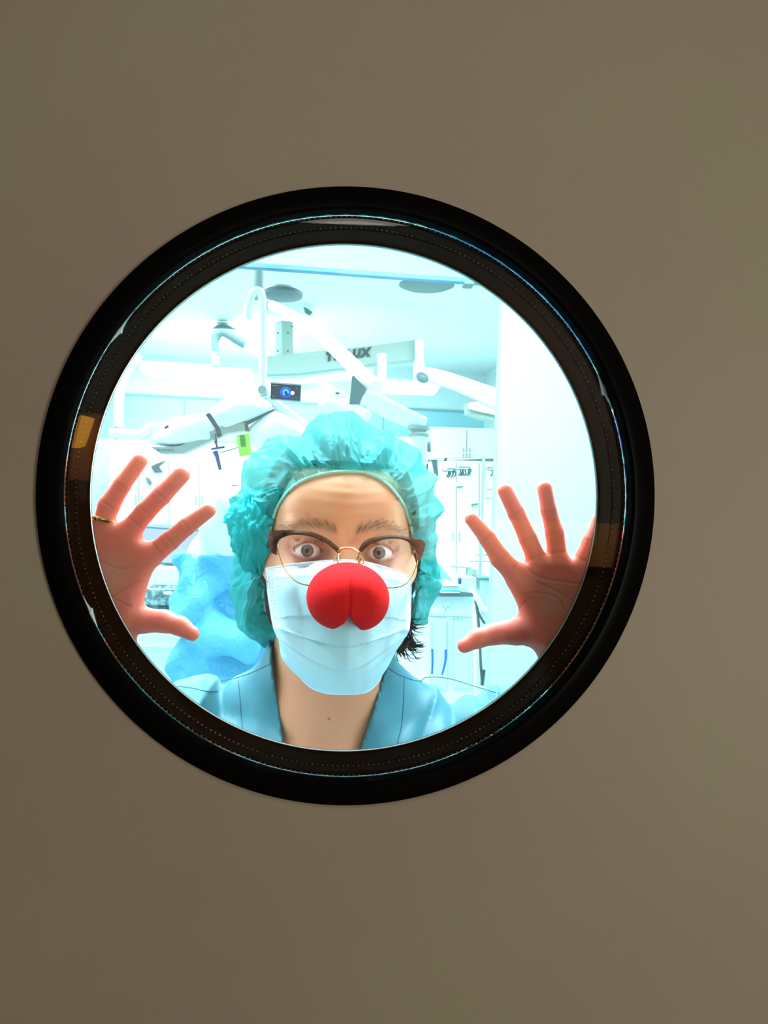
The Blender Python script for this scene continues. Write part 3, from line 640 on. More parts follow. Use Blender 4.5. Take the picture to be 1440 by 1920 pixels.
for i in range(n1):
    for j in range(n2):
        a, b = i/(n1-1), j/(n2-1); x = 792+a*(8+b*52); y = 1038+b*58+3*math.sin(a*9+b*4)
        V.append(P(x, y, 2.9+.03*math.sin(a*12+b*3)+.1*a))
o_ = mesh_obj('cloth_sheet', V, [(i*n2+j, (i+1)*n2+j, (i+1)*n2+j+1, i*n2+j+1) for i in range(n1-1) for j in range(n2-1)], M['teal'], t)
sm = o_.modifiers.new('thick', 'SOLIDIFY'); sm.thickness = .004
# second trolley
t = empty('storage_trolley', P(905, 1300, 3.2), 'pale trolley with side bin between the cart and the right wall panel', 'trolley')
slab([(866, 1082), (893, 1083), (893, 1110), (866, 1108)], 3.2, .2).build('small_bin', M['wall'], t)
slab([(900, 1086), (927, 1087), (927, 1150), (902, 1150)], 3.2, .2).build('tall_bin', M['wall'], t)
slab([(899, 1084), (928, 1086), (928, 1089), (899, 1087)], 3.17, .24).build('lid', M['grey'], t)
slab([(893, 1150), (930, 1150), (930, 1300), (930, 1705), (893, 1705)], 3.22, .3).build('body', M['white'], t)
wheels(t, (P(898, 1, 3.3).x, P(925, 1, 3.3).x), (3.28, 3.46))
for (x, y, s_) in ((862, 1089, 3.0), (925, 1102, 3.2)):
    m = MB(); m.box(P(x, y, 3.14), (.012, .02, .026), bev=.004); tag(m.build('blue_latch', M['navy'], t), 'navy blue latch')
m = MB(); m.box(P(907, 1082, 3.2), (.03, .04, .012), bev=.003); tag(m.build('green_packet', M['dgreen'] if 0 else M['teal']), 'small teal green packet on the bin lid beside the pole', 'packet')
t = empty('monitor_arm_box', P(870, 1070, 3.3), 'small pale grey monitor seen edge-on above the trolley', 'monitor')
slab([(848, 1061), (884, 1063), (884, 1066), (848, 1064)], 3.3, .05).build('top_edge', M['lgrey'], t); slab([(878, 1066), (894, 1068), (893, 1080), (876, 1078)], 3.3, .05).build('casing', M['lgrey'], t)
# corrugated hoses
for pts, rpx, lb, mm in (([(891, 1126), (897, 1148), (903, 1160), (909, 1169)], 2.0, 'dark breathing hose crossing in front of the white trolley, upper one', 'dgrey'), ([(893, 1132), (897, 1165), (900, 1215), (902, 1255), (905, 1285)], 2.3, 'long dark hose hanging beside the cart', 'dgrey'), ([(924, 1238), (922, 1258), (919, 1270)], 3.6, 'short black hose end beside the right wall panel', 'dark')):
    p = spline([P(x, y, 3.19) for x, y in pts], 14); m = MB(); m.tube(p, [rpx*3.19/F*(1+.18*(k % 2)) for k in range(len(p))], 10); tag(m.build('corrugated_hose', M[mm], None, True), lb, 'hose', 'breathing hoses')
m = MB(); m.tube([P(906, 1256, 3.2), P(904, 1284, 3.2)], [.009, .007], 12); tag(m.build('hose_connector', M['dgrey'], None, True), 'dark grey connector at the lower end of the long hose', 'hose connector')
m = MB(); m.tube(spline([P(884, 1108, 3.2), P(896, 1124, 3.19), P(904, 1140, 3.19), P(916, 1146, 3.19), P(926, 1150, 3.2)], 6), .012, 14); tag(m.build('white_hose', M['white'], None, True), 'white curved tube resting over the trolley', 'tube')

# ---- left side of the theatre
t = empty('monitor', P(318, 1062, 3.3), 'monitor with a pale violet screen behind the left hand fingers', 'monitor')
slab([(256, 986), (378, 993), (382, 1052), (374, 1061), (256, 1057)], 3.32, .05).build('bezel', M['grey'], t)
slab([(260, 990), (375, 997), (378, 1050), (371, 1057), (260, 1053)], 3.31, .01).build('screen', M['screen'], t)
straight([(318, 1058, 3.36), (318, 1066, 3.36)], 9).build('neck', M['white'], t, True)
t = empty('instrument_console', P(300, 1300, 3.1), 'white wheeled console holding the speckled grey basin', 'console')
slab([(200, 1066), (372, 1066), (372, 1094), (340, 1094), (200, 1094)], 3.15, .2).build('top_shelf', M['white'], t)
slab([(190, 1160), (365, 1162), (365, 1300), (365, 1700), (190, 1700)], 3.22, .4).build('body', M['white'], t)
slab([(230, 1212), (345, 1214), (345, 1217), (230, 1215)], 3.20, .02).build('drawer_line', M['wall'], t)
wheels(t, (P(210, 1, 3.3).x, P(350, 1, 3.3).x), (3.30, 3.55))
for x0 in (240, 262, 296, 318):
    slab([(x0, 1136), (x0+16, 1137), (x0+16, 1146), (x0, 1145)], 3.02, .04).build('basket_slot', M['grey'], t)
slab([(236, 1132), (352, 1133), (352, 1149), (236, 1148)], 3.03, .1).build('basket_rail', M['lgrey'], t)
bs = empty('basin', P(304, 1140, 3.0), 'oval speckled grey basin with a white object inside, seen above the thumb', 'basin')
m = MB(); cc = P(305, 1108, 3.05); m.lathe([(.085, -.045), (.099, -.02), (.100, .012), (.094, .016), (.090, .0), (.07, -.03), (1e-3, -.034)], cc, 'Z', 44, .8); m.build('bowl', M['granite'], bs, True)
m = MB(); m.ell(P(315, 1112, 2.98), (.020, .015, .0075), 20, 10); tag(m.build('swab', M['hood'], None, True), 'small white swab lying in the grey basin', 'swab')
m = MB(); m.ell(P(325, 1258, 3.0), (.034, .02, .016), 18, 10, Matrix.Rotation(.35, 3, 'Y')); tag(m.build('pink_packet', M['pink'], None, True), 'blurred pink packet low at the left, under the thumb', 'packet')
for (poly, lb) in (([(283, 875), (292, 870), (309, 864), (296, 874), (300, 880), (305, 885), (290, 886)], 'dark grey bracket clip between the two raised fingers, upper one'), ([(273, 894), (280, 898), (284, 905), (281, 910), (276, 905)], 'small dark grey clip between the two raised fingers, lower one')):
    tag(slab(poly, 5.57, .05).build('bracket_clip', M['dgrey' if 'upper' in lb else 'grey']), lb, 'clip')
t = empty('viewing_window', P(436, 925, 5.5), 'small dark framed inset in the white cupboards left of the cap', 'inset')
slab([(428, 902), (446, 902), (446, 950), (428, 950)], 5.57, .05).build('surround', M['wall'], t); slab([(434, 909), (446, 909), (446, 946), (434, 946)], 5.56, .02).build('dark_opening', M['grey'], t)

# ================================================================== THE WOMAN
# ---- head (local frame: origin between the eyes, x to the right of the picture, y backwards, z up)
HO = P(646, 1035.5, .737); HY = math.radians(4); HR = Matrix.Rotation(HY, 3, 'Z'); HRn = np.array(HR, dtype=np.float32)
def tol(p): return (p-np.array(HO, dtype=np.float32)) @ HRn            # world -> head local
def tow(v): return HO + HR @ Vector(v)
EX, EY = .0325, .0125
def head_sdf(p):
    q = tol(p).copy(); x = q[:, 0].copy(); ax = np.abs(x); qs = q.copy(); qs[:, 0] = ax
    d = sd_ell(q, (0, .088, .024), (.074, .094, .090))
    d = smin(d, sd_ell(q, (0, .066, -.040), (.055, .070, .072)), .03)
    d = smin(d, sd_cone(qs, (0, .006, .050), (.030, .014, .048), .017, .014), .03)          # forehead
    d = smin(d, sd_cone(qs, (.008, .004, .016), (.042, .016, .020), .0085, .0065), .012)     # brow ridge
    d = smin(d, sd_cone(qs, (.040, .022, -.030), (.058, .048, -.018), .016, .014), .02)      # cheek bone
    d = smin(d, sd_cone(qs, (.028, .016, -.050), (.034, .030, -.075), .018, .018), .03)
    d = smin(d, sd_cone(q, (0, .004, -.096), (0, .012, -.104), .016, .014), .03)            # chin
    d = smin(d, sd_cone(qs, (.022, .020, -.098), (.049, .070, -.068), .012, .012), .02)      # jaw line
    eye = np.array([EX, EY, 0], np.float32)
    d = smax(d, -sd_ell(qs, (.0320, -.004, -.001), (.0185, .0125, .0135)), .008)             # sockets
    d = smin(d, sd_cone(q, (0, .003, .010), (0, -.019, -.036), .0068, .0085), .008)          # nose
    d = smin(d, sd_cone(q, (0, -.019, -.037), (0, -.014, -.040), .0095, .009), .006)
    d = smin(d, sd_ell(qs, (.011, -.008, -.041), (.007, .009, .007)), .005)
    lid = np.linalg.norm(qs-eye, axis=1)-.0142
    d = smin(d, lid, .005)
    crease = sd_cone(qs, (.020, .0035, .0095), (.045, .0075, .0085), .0010, .0010); d = smax(d, -crease, .003)
    # almond opening
    dx = qs[:, 0]-EX; zz = q[:, 2]
    up_ = .0072-(dx/.0150)**2*.0078 - dx*.02; lo_ = -.0056+(dx/.0150)**2*.0060 + dx*.02
    op = np.maximum(zz-up_, lo_-zz)*.75
    op = np.maximum(op, q[:, 1]-.0085)
    op = np.maximum(op, np.abs(dx)-.0160)
    inner = np.linalg.norm(qs-eye, axis=1)-.0117
    d = smax(d, -op, .0012)
    d = np.maximum(d, -np.where(q[:, 1] < .012, inner, 1.0)*1.0) if False else d
    # mouth
    d = smin(d, sd_cone(qs, (0, .0035, -.066), (.018, .010, -.066), .0055, .003), .006)
    d = smin(d, sd_cone(qs, (0, .0045, -.075), (.016, .010, -.074), .0062, .0035), .006)
    d = smax(d, -sd_cone(qs, (0, -.004, -.0705), (.022, .006, -.0700), .0016, .001), .003)
    # ears
    e = sd_ell(qs, (.0710, .102, -.012), (.008, .017, .030)); e = smax(e, -sd_ell(qs, (.081, .096, -.008), (.007, .010, .018)), .006)
    d = smin(d, e, .008)
    # frown lines of the lifted brows
    w = np.clip(1-ax/.05, 0, 1)*np.clip((q[:, 2]-.026)/.010, 0, 1)*np.clip((.066-q[:, 2])/.010, 0, 1)
    d = d+w*.00028*np.sin((q[:, 2]+.0025*np.cos(x*60))*2*PI/.0095)
    return d
NB = Vector((.004, .892, 1.335))
def neck_sdf(p):
    d = sd_cone(p, tow((0, .100, -.050)), (.004, .900, 1.30), .053, .056)
    px_ = p.copy(); px_[:, 0] = np.abs(p[:, 0]-.004)+.004
    d = smin(d, sd_cone(px_, (.052, .885, 1.43), (.018, .848, 1.302), .013, .010), .016)   # sternomastoid
    d = smin(d, sd_cone(px_, (.030, .90, 1.368), (.135, .915, 1.312), .032, .028), .04)    # trapezius
    d = smin(d, sd_cone(px_, (.018, .842, 1.295), (.14, .885, 1.318), .011, .011), .012)   # collar bones
    d = smax(d, -sd_ell(p, (.004, .818, 1.312), (.011, .018, .014)), .018)
    return d
SH = [Vector((-.168, .905, 1.288)), Vector((.196, .905, 1.303))]
def torso_sdf(p):
    d = sd_ell(p, (.004, .925, 1.22), (.150, .092, .15))
    d = smin(d, sd_ell(p, (.004, .925, 1.02), (.125, .085, .22)), .08)
    d = smin(d, sd_ell(p, (.004, .930, .86), (.165, .105, .13)), .08)
    px_ = p.copy(); px_[:, 0] = np.abs(p[:, 0]-.004)
    d = smin(d, sd_ell(px_, (.075, .850, 1.175), (.062, .045, .055)), .05)
    for s in SH: d = smin(d, np.linalg.norm(p-np.array(s, dtype=np.float32), axis=1)-.047, .06)
    return d
ELB = [Vector((-.300, .850, 1.14)), Vector((.315, .850, 1.12))]
# ---- hands, joints read as (px, py, radius px)
def HP(px, py, r, lift=0.0):
    d = .6668+r/F*.68+lift; return np.array(P(px, py, d), dtype=np.float32), r*d/F
HANDS = [
 dict(f=[[(286, 1040, 21), (318, 1014, 18.5), (350, 987, 16.5), (391, 957, 14)],          # index
         [(246, 992, 21), (272, 960, 18.5), (302, 930, 18), (340, 890, 16.8)],             # middle
         [(192, 985, 19), (204, 948, 20), (228, 910, 16.5), (262, 864, 14.8)],             # ring
         [(146, 1010, 18), (140, 968, 16.5), (139, 935, 14), (144, 897, 13)]],             # little
      th=[(222, 1160, 30), (266, 1163, 24), (308, 1165, 20.5), (338, 1174, 17.5), (360, 1188, 14)],
      palm=[(262, 1046), (228, 1014), (188, 1012), (150, 1035)], wrist=[(176, 1214), (206, 1208)], heel=(158, 1140), thenar=(222, 1148), mid=(205, 1080)),
 dict(f=[[(968, 1078, 21), (938, 1047, 18.5), (913, 1008, 15.5), (884, 973, 12.8)],
         [(1010, 1058, 19), (990, 1010, 16.5), (968, 962, 15.5), (947, 920, 14.2)],
         [(1046, 1050, 19), (1040, 1000, 17), (1029, 958, 14.5), (1021, 915, 14)],
         [(1088, 1062, 18), (1108, 1015, 16.5), (1124, 978, 14), (1137, 944, 13)]],
      th=[(1012, 1178, 34), (968, 1184, 25), (926, 1189, 19.5), (896, 1197, 17.5), (871, 1211, 13.5)],
      palm=[(985, 1090), (1018, 1076), (1052, 1074), (1086, 1086)], wrist=[(1088, 1224), (1060, 1216)], heel=(1090, 1165), thenar=(1018, 1178), mid=(1040, 1125))]
def hand_sdf(h, s):
    H = HANDS[h]; elb = np.array(ELB[h], dtype=np.float32)
    segs = []
    for fg in H['f']:
        segs.append([HP(x, y, r) for x, y, r in fg])
    th = [HP(x, y, r, .004*(4-i)/4) for i, (x, y, r) in enumerate(H['th'])]
    knk = [HP(x, y, 22, .001)[0] for x, y in H['palm']]; wr = [HP(x, y, 27, .006)[0] for x, y in H['wrist']]
    heel = HP(*H['heel'], 26, .004)[0]; then = HP(*H['thenar'], 30, .003)[0]; mid = HP(*H['mid'], 22, .005)[0]
    wc = (wr[0]+wr[1])/2
    def f(p):
        d = None
        palm = sd_cone(p, knk[0], wr[1], .0095, .0125)
        for k in (1, 2): palm = smin(palm, sd_cone(p, knk[k], (wr[0]+wr[1])/2, .0100, .0125), .010)
        palm = smin(palm, sd_cone(p, knk[3], wr[0], .0095, .0125), .010)
        for k in range(3): palm = smin(palm, sd_cone(p, knk[k], knk[k+1], .0090, .0090), .010)
        palm = smin(palm, sd_cone(p, (knk[1]+knk[2])/2, mid, .010, .012), .012)
        palm = smin(palm, sd_cone(p, heel, wr[0], .0125, .0130), .014)
        palm = smin(palm, sd_cone(p, then, wr[1], .0145, .0130), .014)
        palm = smin(palm, sd_cone(p, then, knk[0], .0125, .0090), .014)
        for sg in segs:
            fd = None
            for k in range(3):
                c = sd_cone(p, sg[k][0], sg[k+1][0], sg[k][1], sg[k+1][1]); fd = c if fd is None else smin(fd, c, .002)
            d = fd if d is None else smin(d, fd, .0015)
        td = None
        for k in range(4):
            c = sd_cone(p, th[k][0], th[k+1][0], th[k][1], th[k+1][1]); td = c if td is None else smin(td, c, .003)
        d = smin(palm, smin(d, td, .002), .0065)
        # the skin flattens where it meets the glass
        d = smax(d, (.6672-p[:, 1]), .003)
        d = smin(d, sd_cone(p, wr[0]+np.array([0, .004, -.004], np.float32), (wc+elb)/2+np.array([0, .0, 0], np.float32), .0225 if False else .020, .032), .012)
        d = smin(d, sd_cone(p, wr[1]+np.array([0, .004, -.004], np.float32), (wc+elb)/2, .020, .032), .012)
        d = smin(d, sd_cone(p, (wc+elb)/2, elb, .033, .036), .02)
        d = smin(d, sd_cone(p, elb, np.array(SH[h], dtype=np.float32), .038, .046), .02)
        return d
    pts = [np.array(HP(x, y, 15)[0]) for fg in H['f']+[H['th']] for x, y, _ in fg]+[wr[0], wr[1]]
    A = np.array(pts); lo = A.min(0)-.022; hi = A.max(0)+.022; lo[2] -= .01; hi[1] += .02
    return f, lo, hi
def bodyparts():
    out = []
    def hn(p): return smin(head_sdf(p), neck_sdf(p), .022)
    lo = np.array(HO)+np.array([-.095, -.036, -.13]); hi = np.array(HO)+np.array([.095, .06, .125])
    # fine front of the face, then the rest; both share one grid size so that they meet cleanly
    H_ = .0013
    V, Q_ = surface(hn, np.array(HO)+np.array([-.19, -.038, -.232]), np.array(HO)+np.array([.19, .245, .128]), H_); out.append((V, Q_, 'head'))
    for h in (0, 1):
        f, lo, hi = hand_sdf(h, 0); lo = lo.copy(); hi = hi.copy()
        V, Q_ = surface(f, lo, hi, .0011); out.append((V, Q_, 'hand%d' % h))
        # forearm and upper arm, coarser
        e = np.array(ELB[h]); s_ = np.array(SH[h]); l2 = np.minimum(np.minimum(lo, e), s_)-.07; h2 = np.maximum(np.maximum(hi, e), s_)+.07
        V, Q_ = surface(f, l2, h2, .004)
        c = V[Q_].mean(1); ins = ((c > lo+.006) & (c < hi-.006)).all(1)
        out.append((V, Q_[~ins], 'arm'))
    V, Q_ = surface(lambda p: torso_sdf(p)+.004, (-.25, .75, .70), (.25, 1.08, 1.40), .006); out.append((V, Q_, 'torso'))
    return out
woman = empty('person', (0, .9, 0), 'person in teal scrubs, cap and mask pressing both open hands to the porthole glass', 'person')
BP = bodyparts()
Vs, Fs, Ts = [], [], []; n = 0
SKIN = np.array([.80, .41, .235]); 
def gauss(d, s): return np.exp(-(d/s)**2)
head_bvh = None
for (V, Q_, kind) in BP:
    T = np.tile(SKIN, (len(V), 1))
    if kind == 'head':
        head_bvh = ray_bvh(V, Q_)
        q = tol(V.astype(np.float32)); ax = np.abs(q[:, 0]); z = q[:, 2]; fr = np.clip((.06-q[:, 1])/.03, 0, 1)
        def mixc(T, col, w): return T*(1-w[:, None])+np.array(col)*w[:, None]
        # brows: soft light-brown arch
        bx = ax-.032; arch = .0245-(bx/.026)**2*.006-np.where(bx > 0, bx*.06, -bx*.02)
        w = gauss(z-arch, .0046)*np.clip((.027-np.abs(bx))/.006, 0, 1)*fr; T = mixc(T, (.30, .17, .10), w*.62)
        # lids, eye surround, cheeks
        dd = np.sqrt(((ax-EX)/.022)**2+(z/.015)**2); T = mixc(T, (.52, .24, .19), np.exp(-(dd/1.05)**4)*fr*.55)
        rim = np.abs(np.sqrt(((ax-EX)/.0165)**2+((z-.0008)/.0076)**2)-1); T = mixc(T, (.40, .15, .12), np.exp(-(rim/.22)**2)*fr*.6)
        T = mixc(T, (.66, .30, .24), np.exp(-((ax-.04)**2+(z+.03)**2)/.02**2)*fr*.5)
        T = mixc(T, (.60, .18, .16), np.exp(-((ax/.022)**2+((z+.0705)/.009)**2)**2)*fr*.8)
        T = mixc(T, (.84, .37, .21), np.clip((-.10-z)/.03, 0, 1)*.8)
        # hairline
        T = mixc(T, (.22, .13, .08), np.clip((z-.079-.004*np.cos(q[:, 0]*300))/.01, 0, 1)*.7)
        # small mole on the neck
        mp = onto(head_bvh, 617, 1348); T = mixc(T, (.14, .06, .04), np.exp(-(((V-np.array(mp))**2).sum(1)/.0013**2)))
    if kind.startswith('hand'):
        T = np.tile(np.array([.80, .225, .155]), (len(V), 1)); H = HANDS[int(kind[-1])]
        u = V[:, 0]; X, D, Z = V[:, 0], V[:, 1], V[:, 2]-EYE; ppx = CX+(X*cr+Z*sr)*F/D; ppy = CY-(-X*sr+Z*cr)*F/D; fr = (D < .684)
        if kind[-1] == '0': cur = [[(250, 1062), (222, 1066), (190, 1052)], [(266, 1088), (240, 1100), (212, 1120), (196, 1160)], [(246, 1138), (226, 1128), (206, 1114)]]
        else: cur = [[(985, 1062), (1008, 1080), (1040, 1088), (1090, 1094)], [(980, 1112), (1012, 1112), (1046, 1122), (1062, 1150)], [(1004, 1090), (1040, 1106), (1078, 1128)], [(966, 1150), (982, 1130), (990, 1112)], [(972, 1142), (990, 1126), (1000, 1118)], [(976, 1200), (982, 1218), (984, 1232)]]
        for ci, pl in enumerate(cur):
            c = np.array([tuple(v)[:2] for v in spline([(a, b, 0) for a, b in pl], 8)]); dm = np.full(len(V), 1e9)
            for a, b in zip(c[:-1], c[1:]):
                ab = b-a; t = np.clip(((ppx-a[0])*ab[0]+(ppy-a[1])*ab[1])/(ab@ab+1e-9), 0, 1); dm = np.minimum(dm, np.hypot(ppx-a[0]-t*ab[0], ppy-a[1]-t*ab[1]))
            w = np.exp(-(dm/1.5)**2)*fr; T = T*(1-.22*w[:, None]); V[:, 1] += w*.0005
        for fg in H['f']:                          # finger creases and reddish pads
            for k in (0, 1, 2):
                (x, y, r), (x2, y2, _) = fg[k], fg[k+1]; t = np.array([x2-x, y2-y], float); t /= np.hypot(*t)
                if k == 0: x, y = x+t[0]*14, y+t[1]*14
                al = (ppx-x)*t[0]+(ppy-y)*t[1]; la = np.abs(-(ppx-x)*t[1]+(ppy-y)*t[0]); w = np.exp(-(al/1.6)**2)*(la < r*1.1)*fr
                T = T*(1-.14*w[:, None]); V[:, 1] += w*.0004
            x, y, r = fg[-1]; w = np.exp(-((ppx-x)**2+(ppy-y)**2)/(r*1.5)**2); T = T*(1-w[:, None]*.35)+np.array([.72, .27, .20])*w[:, None]*.35
        x, y, r = H['mid'][0], H['mid'][1], 38; w = np.exp(-((ppx-x)**2+(ppy-y)**2)/r**2); T = T*(1-w[:, None]*.45)+np.array([.66, .43, .33])*w[:, None]*.45
    Vs.append(V); Fs.append(Q_+n); Ts.append(T); n += len(V)
BV, BF, BT = np.concatenate(Vs), np.concatenate(Fs), np.concatenate(Ts)
body = mesh_obj('body', BV, BF, M['skin'], woman, tint=BT)
def clear_head(p, gap, bv, reach=9):
    o = Vector((0, 0, EYE)); v = Vector(p)-o; L = v.length; v /= L; h = bv.ray_cast(o, v)
    if h[0] is not None and L-reach < h[3] < L+gap: return o+v*(h[3]-gap)
    return Vector(p)
# eyes
for sx in (-1, 1):
    V, Fq = [], []; nu, nv = 40, 40; c = tow((sx*EX, EY, 0)); T = []
    gaze = (Vector((.0, 0, EYE-.01))-c).normalized(); fq = gaze.to_track_quat('Z', 'Y')
    for i in range(nv+1):
        t = PI*(i/nv)**1.5
        for j in range(nu):
            a = 2*PI*j/nu; r = .0121+(.0007*max(0, 1-(t/.50)**2) if t < .5 else 0)
            V.append(c+fq @ Vector((math.sin(t)*math.cos(a)*r, math.sin(t)*math.sin(a)*r, math.cos(t)*r)))
            rr_ = math.sin(t)*.0121*1000 if t < 1.5 else 99
            if rr_ < 2.1: col = (.004, .004, .005)
            elif rr_ < 5.5:
                k = (rr_-1.75)/3.75; s_ = .75+.25*math.sin(a*23+3*math.sin(a*7)); col = tuple(np.array((.085, .115, .125))*s_*(1 if k < .72 else 1-.75*(k-.72)/.28)+np.array((.05, .045, .02))*(1-k))
            else:
                g = min(1, max(0, (rr_-6)/6)); col = (.86, .80-.12*g, .78-.14*g)
            T.append(col)
    Fq = np.array([(i*nu+j, (i+1)*nu+j, (i+1)*nu+(j+1) % nu, i*nu+(j+1) % nu) for i in range(nv) for j in range(nu)])
    e_ = mesh_obj('eye', V, Fq, M['eye'], woman, tint=np.array(T))
    lm = MB()
    for k in range(26):
        t = k/25*2-1; xx = t*.0142; zz = .0072-(xx/.0150)**2*.0078 - xx*sx*0
        b0 = Vector((sx*EX+xx, EY-math.sqrt(max(1e-6, .0140**2-xx*xx-zz*zz)), zz)); out_ = Vector((xx*.32, -.0045, .0050))
        lm.tube([tow(b0), tow(b0+out_*.6), tow(b0+out_+Vector((0, .001, .0018)))], [.00022, .00018, .00006], 4)
        if k % 2 == 0:
            zz = -.0056+(xx/.0150)**2*.0060; b0 = Vector((sx*EX+xx, EY-math.sqrt(max(1e-6, .0140**2-xx*xx-zz*zz)), zz)); lm.tube([tow(b0), tow(b0+Vector((xx*.2, -.003, -.002)))], [.00015, .00005], 4)
    lm.build('eyelashes', M['lash'], woman)
# brow hairs
bh = MB(); r_ = random.Random(5)
for sx in (-1, 1):
    for k in range(170):
        bx = r_.uniform(-.024, .026); zc = .0245-(bx/.026)**2*.006-(bx*.06 if bx > 0 else -bx*.02)+r_.gauss(0, .0028)
        o = tow((sx*(.032+bx), -.06, zc)); h = head_bvh.ray_cast(o, HR @ Vector((0, 1, 0)))
        if h[0] is None: continue
        dr = HR @ Vector((sx*(.0028+bx*.03), .0, .0022-bx*.10)); p0 = h[0]
        bh.tube([p0, p0+dr*.5+h[1]*.0006, p0+dr+h[1]*.0004], [.00012, .0001, .00004], 3)
M['browhair'] = mat('brow_hair', (.20, .12, .07), .6)
bh.build('eyebrows', M['browhair'], woman)

# ---- hair: scalp mass under the cap, side wisps
def side_hair(p):
    q = tol(p).copy(); q[:, 0] = np.abs(q[:, 0]); return sd_ell(q, (.074, .166, -.072), (.020, .028, .032))
hv, hq = surface(lambda p: np.minimum(side_hair(p), smax(smin(head_sdf(p), sd_ell(tol(p)*np.array([1, 1, 1], np.float32), (0, .16, -.06), (.070, .050, .050)), .04)-.006, np.maximum(-(tol(p)[:, 2]-.078+np.maximum(tol(p)[:, 1]-.02, 0)*2.6), -.002), .002)),
                 np.array(HO)+np.array([-.10, -.03, -.13]), np.array(HO)+np.array([.10, .24, .14]), .003)
hair = mesh_obj('hair', hv, hq, M['hair'], woman)
ws = MB(); r_ = random.Random(11)
for k in range(110):
    t = r_.random(); a = P(742+r_.uniform(-6, 30)*1, 1160+r_.uniform(-22, 30), .835+r_.uniform(-.02, .02))
    Lx = r_.uniform(8, 46); dy = r_.uniform(18, 62)
    b1 = P(pix(a)[0]+Lx*.25, pix(a)[1]+dy*.45, .835); c1 = P(pix(a)[0]+Lx*.75, pix(a)[1]+dy*.85, .83); d_ = P(pix(a)[0]+Lx*1.35, pix(a)[1]+dy*(.78+.12*r_.random()), .825)
    if d_.x > P(803, 1200, .83).x: continue
    ws.tube(spline([a, b1, c1, d_], 4), [.0005]*9+[.0004, .0003, .0002, .0001], 4, False)
for k in range(60):
    x0 = 741+r_.uniform(-3, 10); y0 = 1175+r_.uniform(-10, 25)
    ws.tube(spline([P(x0, y0, .83), P(x0+3+r_.uniform(-2, 3), y0+18, .83), P(x0+10+r_.uniform(-3, 8), y0+30+r_.uniform(0, 8), .83)], 4), [.0006]*5+[.0005, .0004, .0003, .0002], 4, False)
for k in range(40):   # thick lock curling out
    o = r_.uniform(-3, 3)
    ws.tube(spline([P(752+o, 1186+o, .832), P(760+o*.6, 1203+o*.5, .83), P(774+o*.3, 1213+o*.5, .828), P(791+r_.uniform(-3, 4), 1209+o*.7, .826)], 5), [.0006]*12+[.0004, .0003, .0002, .0001], 4, False)
ws.build('hair_wisps', M['hair'], hair)

# ---- bouffant cap
capc = np.array([650, 1010.])
E_ = [(650, 884, .736), (692, 889, .740), (728, 910, .748), (757, 948, .764), (771, 990, .782), (779, 1040, .800), (781, 1090, .812), (774, 1150, .835), (716, 1190, .91), (640, 1198, .92), (560, 1190, .91), (502, 1150, .832), (494, 1090, .806), (499, 1040, .800), (507, 990, .790), (524, 944, .770), (556, 908, .753), (600, 890, .741)]
S_ = [(652, 777, .83), (700, 803, .83), (752, 832, .83), (792, 858, .83), (818, 920, .83), (824, 962, .835), (812, 1022, .85), (830, 1075, .86), (824, 1112, .87), (790, 1164, .88), (716, 1205, .92), (640, 1210, .93), (505, 1216, .90), (450, 1172, .87), (427, 1100, .865), (444, 1020, .86), (437, 950, .835), (462, 872, .83), (508, 828, .83), (566, 812, .83), (594, 786, .83)]
# resample both loops by picture angle
def byangle(pts, ang, sharp=0):
    P_ = np.array(pts, float); u_ = np.arange(900)/900; dense = cyc_interp(u_, P_); k_ = len(P_); f_ = u_*k_; i_ = f_.astype(int); lin_ = P_[i_ % k_]*(1-(f_-i_))[:, None]+P_[(i_+1) % k_]*(f_-i_)[:, None]; dense = dense*(1-sharp)+lin_*sharp; a = np.arctan2(dense[:, 0]-capc[0], capc[1]-dense[:, 1]) % (2*PI)
    o = np.argsort(a); a = a[o]; dn = dense[o]; a3 = np.concatenate([a-2*PI, a, a+2*PI]); d3 = np.concatenate([dn]*3)
    return np.stack([np.interp(ang, a3, d3[:, k]) for k in range(3)], 1)
NU, NV = 720, 110
ang = np.arange(NU)/NU*2*PI
Er, Sr = byangle(E_, ang), byangle(S_, ang, .75)
def w3(A): return np.array([tuple(P(*q)) for q in A])
Mid = Er*.42+Sr*.58; Mid[:, 2] = Er[:, 2]+(Sr[:, 2]-Er[:, 2])*.18
Near = Er*.80+Sr*.20; Near[:, 2] = Er[:, 2]-.007
Bk = capc0 = None
B1 = Sr.copy(); B1[:, :2] = capc+(Sr[:, :2]-capc)*.90; B1[:, 2] = .90+ (Sr[:, 2]-.83)*.4
B2 = Sr.copy(); B2[:, :2] = capc+np.array([0, -10])+(Sr[:, :2]-capc)*.55; B2[:, 2] = .955
B3 = Sr.copy(); B3[:, :2] = capc+np.array([0, -10])+(Sr[:, :2]-capc)*.03; B3[:, 2] = .972
rings = [w3(A) for A in (Er, Near, Mid, Sr, B1, B2, B3)]
rings = [rings[0]*2-rings[1]]+rings+[rings[-1]*2-rings[-2]]
def ridge(x): return 1-2*np.abs((x % 1)-.5)*1.0
na = rng.uniform(-1, 1, 64)
def wob(a, f, ph): return np.sin(a*f+ph)+.6*np.sin(a*(f*1.7)+ph*2.3)+.4*np.sin(a*(f*2.9)+ph*4.1)
Vc = np.zeros((NV, NU, 3))
cw = np.array(P(capc[0], capc[1], .85))
